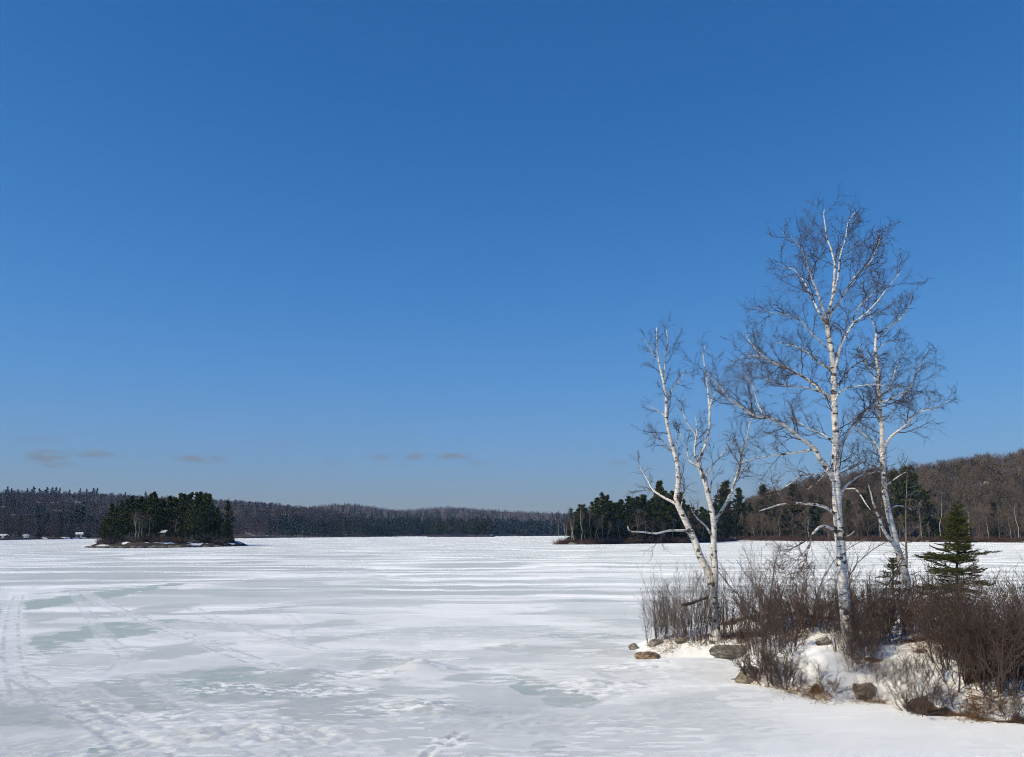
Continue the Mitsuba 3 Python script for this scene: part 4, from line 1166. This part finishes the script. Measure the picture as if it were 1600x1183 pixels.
for i_ in range(30):
    px_ = 1466 + (1650 - 1466) * (i_ + gb.random()) / 30
    py_ = (990 + 25 * gb.random()) if (i_ % 2 and px_ < 1520) else 1015 + 68 * gb.random() * min(1, (px_ - 1440) / 70)
    kind = THICK if i_ % 4 else (RED if i_ % 8 else UPRIGHT)
    shrub("thicket_shrub", kind, px_, py_, gb.uniform(.75, 1.0), "dark shrub in the dense thicket at the right edge", "shrubs of the right thicket", .9)
for px_, py_, s in [(1500, 1112, .28), (1535, 1122, .32), (1578, 1122, .5), (1597, 1128, .5), (1480, 1095, .4), (1555, 1112, .4)]:
    shrub("small_shrub", LOW, px_, py_, s, "small twiggy shrub on the snow before the right thicket", "small shrubs before the right thicket")

# dry grass and leaf litter on the bank
gg = np.random.default_rng(77)
BL = []
for x0, x1, y0, y1, n in [(1185, 1300, 1076, 1094, 2600), (1470, 1620, 1082, 1098, 1500), (1310, 1390, 1090, 1100, 500), (1160, 1200, 1056, 1072, 700), (1020, 1060, 1002, 1014, 700), (1090, 1140, 994, 1004, 700), (1140, 1260, 985, 1004, 1800), (1400, 1480, 990, 1020, 900), (1320, 1390, 985, 1040, 700), (1490, 1560, 1112, 1126, 400)]:
    for _ in range(max(8, n // 60)):
        c = islet_hit(gg.uniform(x0, x1), gg.uniform(y0, y1))
        BL.append(c + gg.normal(0, 1, (60, 3)) * [.16, .14, 0])
P = np.vstack(BL)
P[:, 2] = np.maximum(islet_z(P[:, 0], P[:, 1]), 0) - .01
D = unit(gg.normal(size=P.shape) * [1, 1, .35] + [.0, -.35, .30])
k = thing("dry_grass", "matted rusty-brown dead grass on the islet's banks", "grass", kind="stuff")
scene[k] = mikit.ply(blades(P, D, gg.uniform(.08, .28, len(P)), np.full(len(P), .012), gg), "mat_dry_grass")


# ------------------------------------------------------------------ young firs
def fir(label, base_px, col, top, whorls, depth_add=0.0, seed=0, name="young_fir"):
    """whorls: (row on the trunk, left reach, right reach, rise, branches), in photograph pixels."""
    g = np.random.default_rng(seed)
    key = thing(name, label, "tree")
    p = islet_hit(*base_px)
    dep = p[1] + depth_add
    s = dep / math.cos(PITCH) / F
    tip = at_depth(np.array(col), np.array(top), dep)
    base = np.array([at_depth(np.array(float(col)), np.array(float(base_px[1])), dep)[0], dep, p[2] - .2])
    P = np.linspace(base, tip, 10)
    P[1:-1, :2] += .012 * g.normal(size=(8, 2))
    part(key, "trunk", mikit.ply(tubes(P[None], np.linspace(.055, .006, 10)[None], 8), "mat_dark_bark", smooth=True))
    for row, lw, rw, rise, n in whorls:
        z = at_depth(np.array(float(col)), np.array(float(row)), dep)[2]
        f = np.clip((z - base[2]) / (tip[2] - base[2]), 0, 1)
        o0 = base + (tip - base) * f
        a0 = g.uniform(0, 6.283)
        n = n + 2
        for b_ in range(n):
            a = a0 + 6.283 * b_ / n + g.normal(0, .18)
            ca = math.cos(a)
            o = o0 + [0, 0, s * g.normal(0, 5.0)]
            L = s * ((rw if ca > 0 else lw) * abs(ca) + .5 * (lw + rw) * (1 - abs(ca))) * g.uniform(.45, 1.15)
            d = unit(np.array([ca, math.sin(a), rise + g.normal(0, .17)]))
            K = 6
            ax = [o + g.normal(0, .01, 3)]
            dd = d.copy()
            for k_ in range(K - 1):
                ax.append(ax[-1] + dd * L / (K - 1))
                dd = unit(dd + [0, 0, -.03 if k_ < 2 else .05] + .05 * g.normal(size=3))
            ax = np.array(ax)[None]
            rad = np.linspace(.010, .003, K)[None]
            nt = max(4, int(L * 16))
            side = unit(np.cross(d, [0, 0, 1.0]))
            t = np.linspace(.15, .97, nt)
            q0, qd, _ = sample_lines(ax, rad, np.zeros(nt, int), t)
            sg = np.where(np.arange(nt) % 2 == 0, 1, -1)[:, None]
            td = unit(qd * .75 + sg * side * .75 + .12 * g.normal(size=q0.shape))
            tl = (L * .50 * (1.08 - t) + .06)
            tw = np.stack([q0, q0 + td * (tl / 2)[:, None], q0 + td * tl[:, None] + [0, 0, .01]], 1)
            tr_ = np.full((nt, 3), .003)
            # side shoots of the twigs
            idx = np.repeat(np.arange(nt), 3)
            u = g.uniform(.3, .9, len(idx))
            r0, rd, _ = sample_lines(tw, tr_, idx, u)
            sd = unit(rd + (np.where(g.random(len(idx)) < .5, 1, -1)[:, None]) * np.cross(rd, [0, 0, 1.0]) * .8 + .1 * g.normal(size=rd.shape))
            sl = tl[idx] * .4
            tw2 = np.stack([r0, r0 + sd * (sl / 2)[:, None], r0 + sd * sl[:, None]], 1)
            allw = np.concatenate([tw, tw2, np.stack([ax[:, 0], ax[:, 2], ax[:, 5]], 1)])
            lens = np.r_[tl, sl, L]
            cnt = np.maximum(4, (lens * 230)).astype(int)
            idx = np.repeat(np.arange(len(allw)), cnt)
            v0, vd, _ = sample_lines(allw, np.full((len(allw), 3), .002), idx, g.random(len(idx)))
            nd = unit(vd * .7 + .75 * g.normal(size=v0.shape) * [1, 1, .75] + [0, 0, .12])
            needles = blades(v0, nd, g.uniform(.022, .040, len(v0)), np.full(len(v0), .0105), g)
            bk = part(key, "branch", mikit.ply(join([tubes(ax, rad, 4), tubes(tw, tr_, 3)]), "mat_dark_bark"))
            part(bk, "needles", mikit.ply(needles, "mat_fir_needles"), kind="stuff")


fir("young green fir with spreading lower branches before the right shore", (1495, 1006), 1496, 791,
    [(799, 7, 7, .7, 5), (806, 11, 11, .55, 6), (814, 17, 16, .45, 7), (822, 22, 20, .40, 7), (831, 26, 24, .35, 8), (840, 29, 27, .28, 8), (849, 30, 28, .22, 8), (858, 29, 27, .15, 7), (868, 40, 40, .30, 6), (876, 52, 48, .34, 7), (888, 54, 44, .22, 7), (900, 58, 42, .10, 8),
     (912, 62, 30, .0, 7), (926, 66, 26, -.04, 7), (940, 52, 22, -.1, 6)], seed=3)
fir("small dark fir half hidden between the tall birch and the slimmer one", (1396, 985), 1396, 872, [(878, 5, 5, .6, 4), (886, 10, 10, .4, 5), (896, 15, 15, .3, 6), (908, 18, 18, .2, 6), (920, 22, 20, .1, 6), (934, 24, 22, .0, 6), (948, 22, 22, 0, 6)], depth_add=.8, seed=9)

# ------------------------------------------------------------------ the air over the lake
labels["haze"] = {"kind": "stuff", "label": "thin blue winter haze over the lake", "category": "haze"}
scene["haze"] = {"type": "cube", "to_world": T().translate([0, 1100, 64]).scale([5000, 5000, 66]), "bsdf": {"type": "null"}, "interior": {"type": "ref", "id": "air"}}

# ------------------------------------------------------------------ labels of repeats: by their order, or by the part of the stand where they cannot be counted
ORD = "first second third fourth fifth sixth seventh eighth ninth tenth eleventh twelfth thirteenth fourteenth fifteenth sixteenth seventeenth".split()
members = {}
for key, l in labels.items():
    if "group" in l and key in PXOF:
        members.setdefault(l["group"], []).append(key)
for group, keys in members.items():
    keys.sort(key=PXOF.get)
    n = len(keys)
    for i, key in enumerate(keys):
        l = labels[key]
        if n <= 17:
            l["label"] += ", " + ("leftmost of them" if i == 0 else "rightmost of them" if i == n - 1 else ORD[i] + " from the left")
        else:
            zone = ["left end", "middle", "right end"][min(3 * i // n, 2)]
            l["label"] += f", {zone} of the row"
            l["group"] = f"{group}, {zone}"
    for i, key in enumerate(keys):
        assert len(labels[key]["label"].split()) <= 18, labels[key]["label"]
        if len(labels[key]["label"].split()) > 16:
            print("long label", labels[key]["label"])
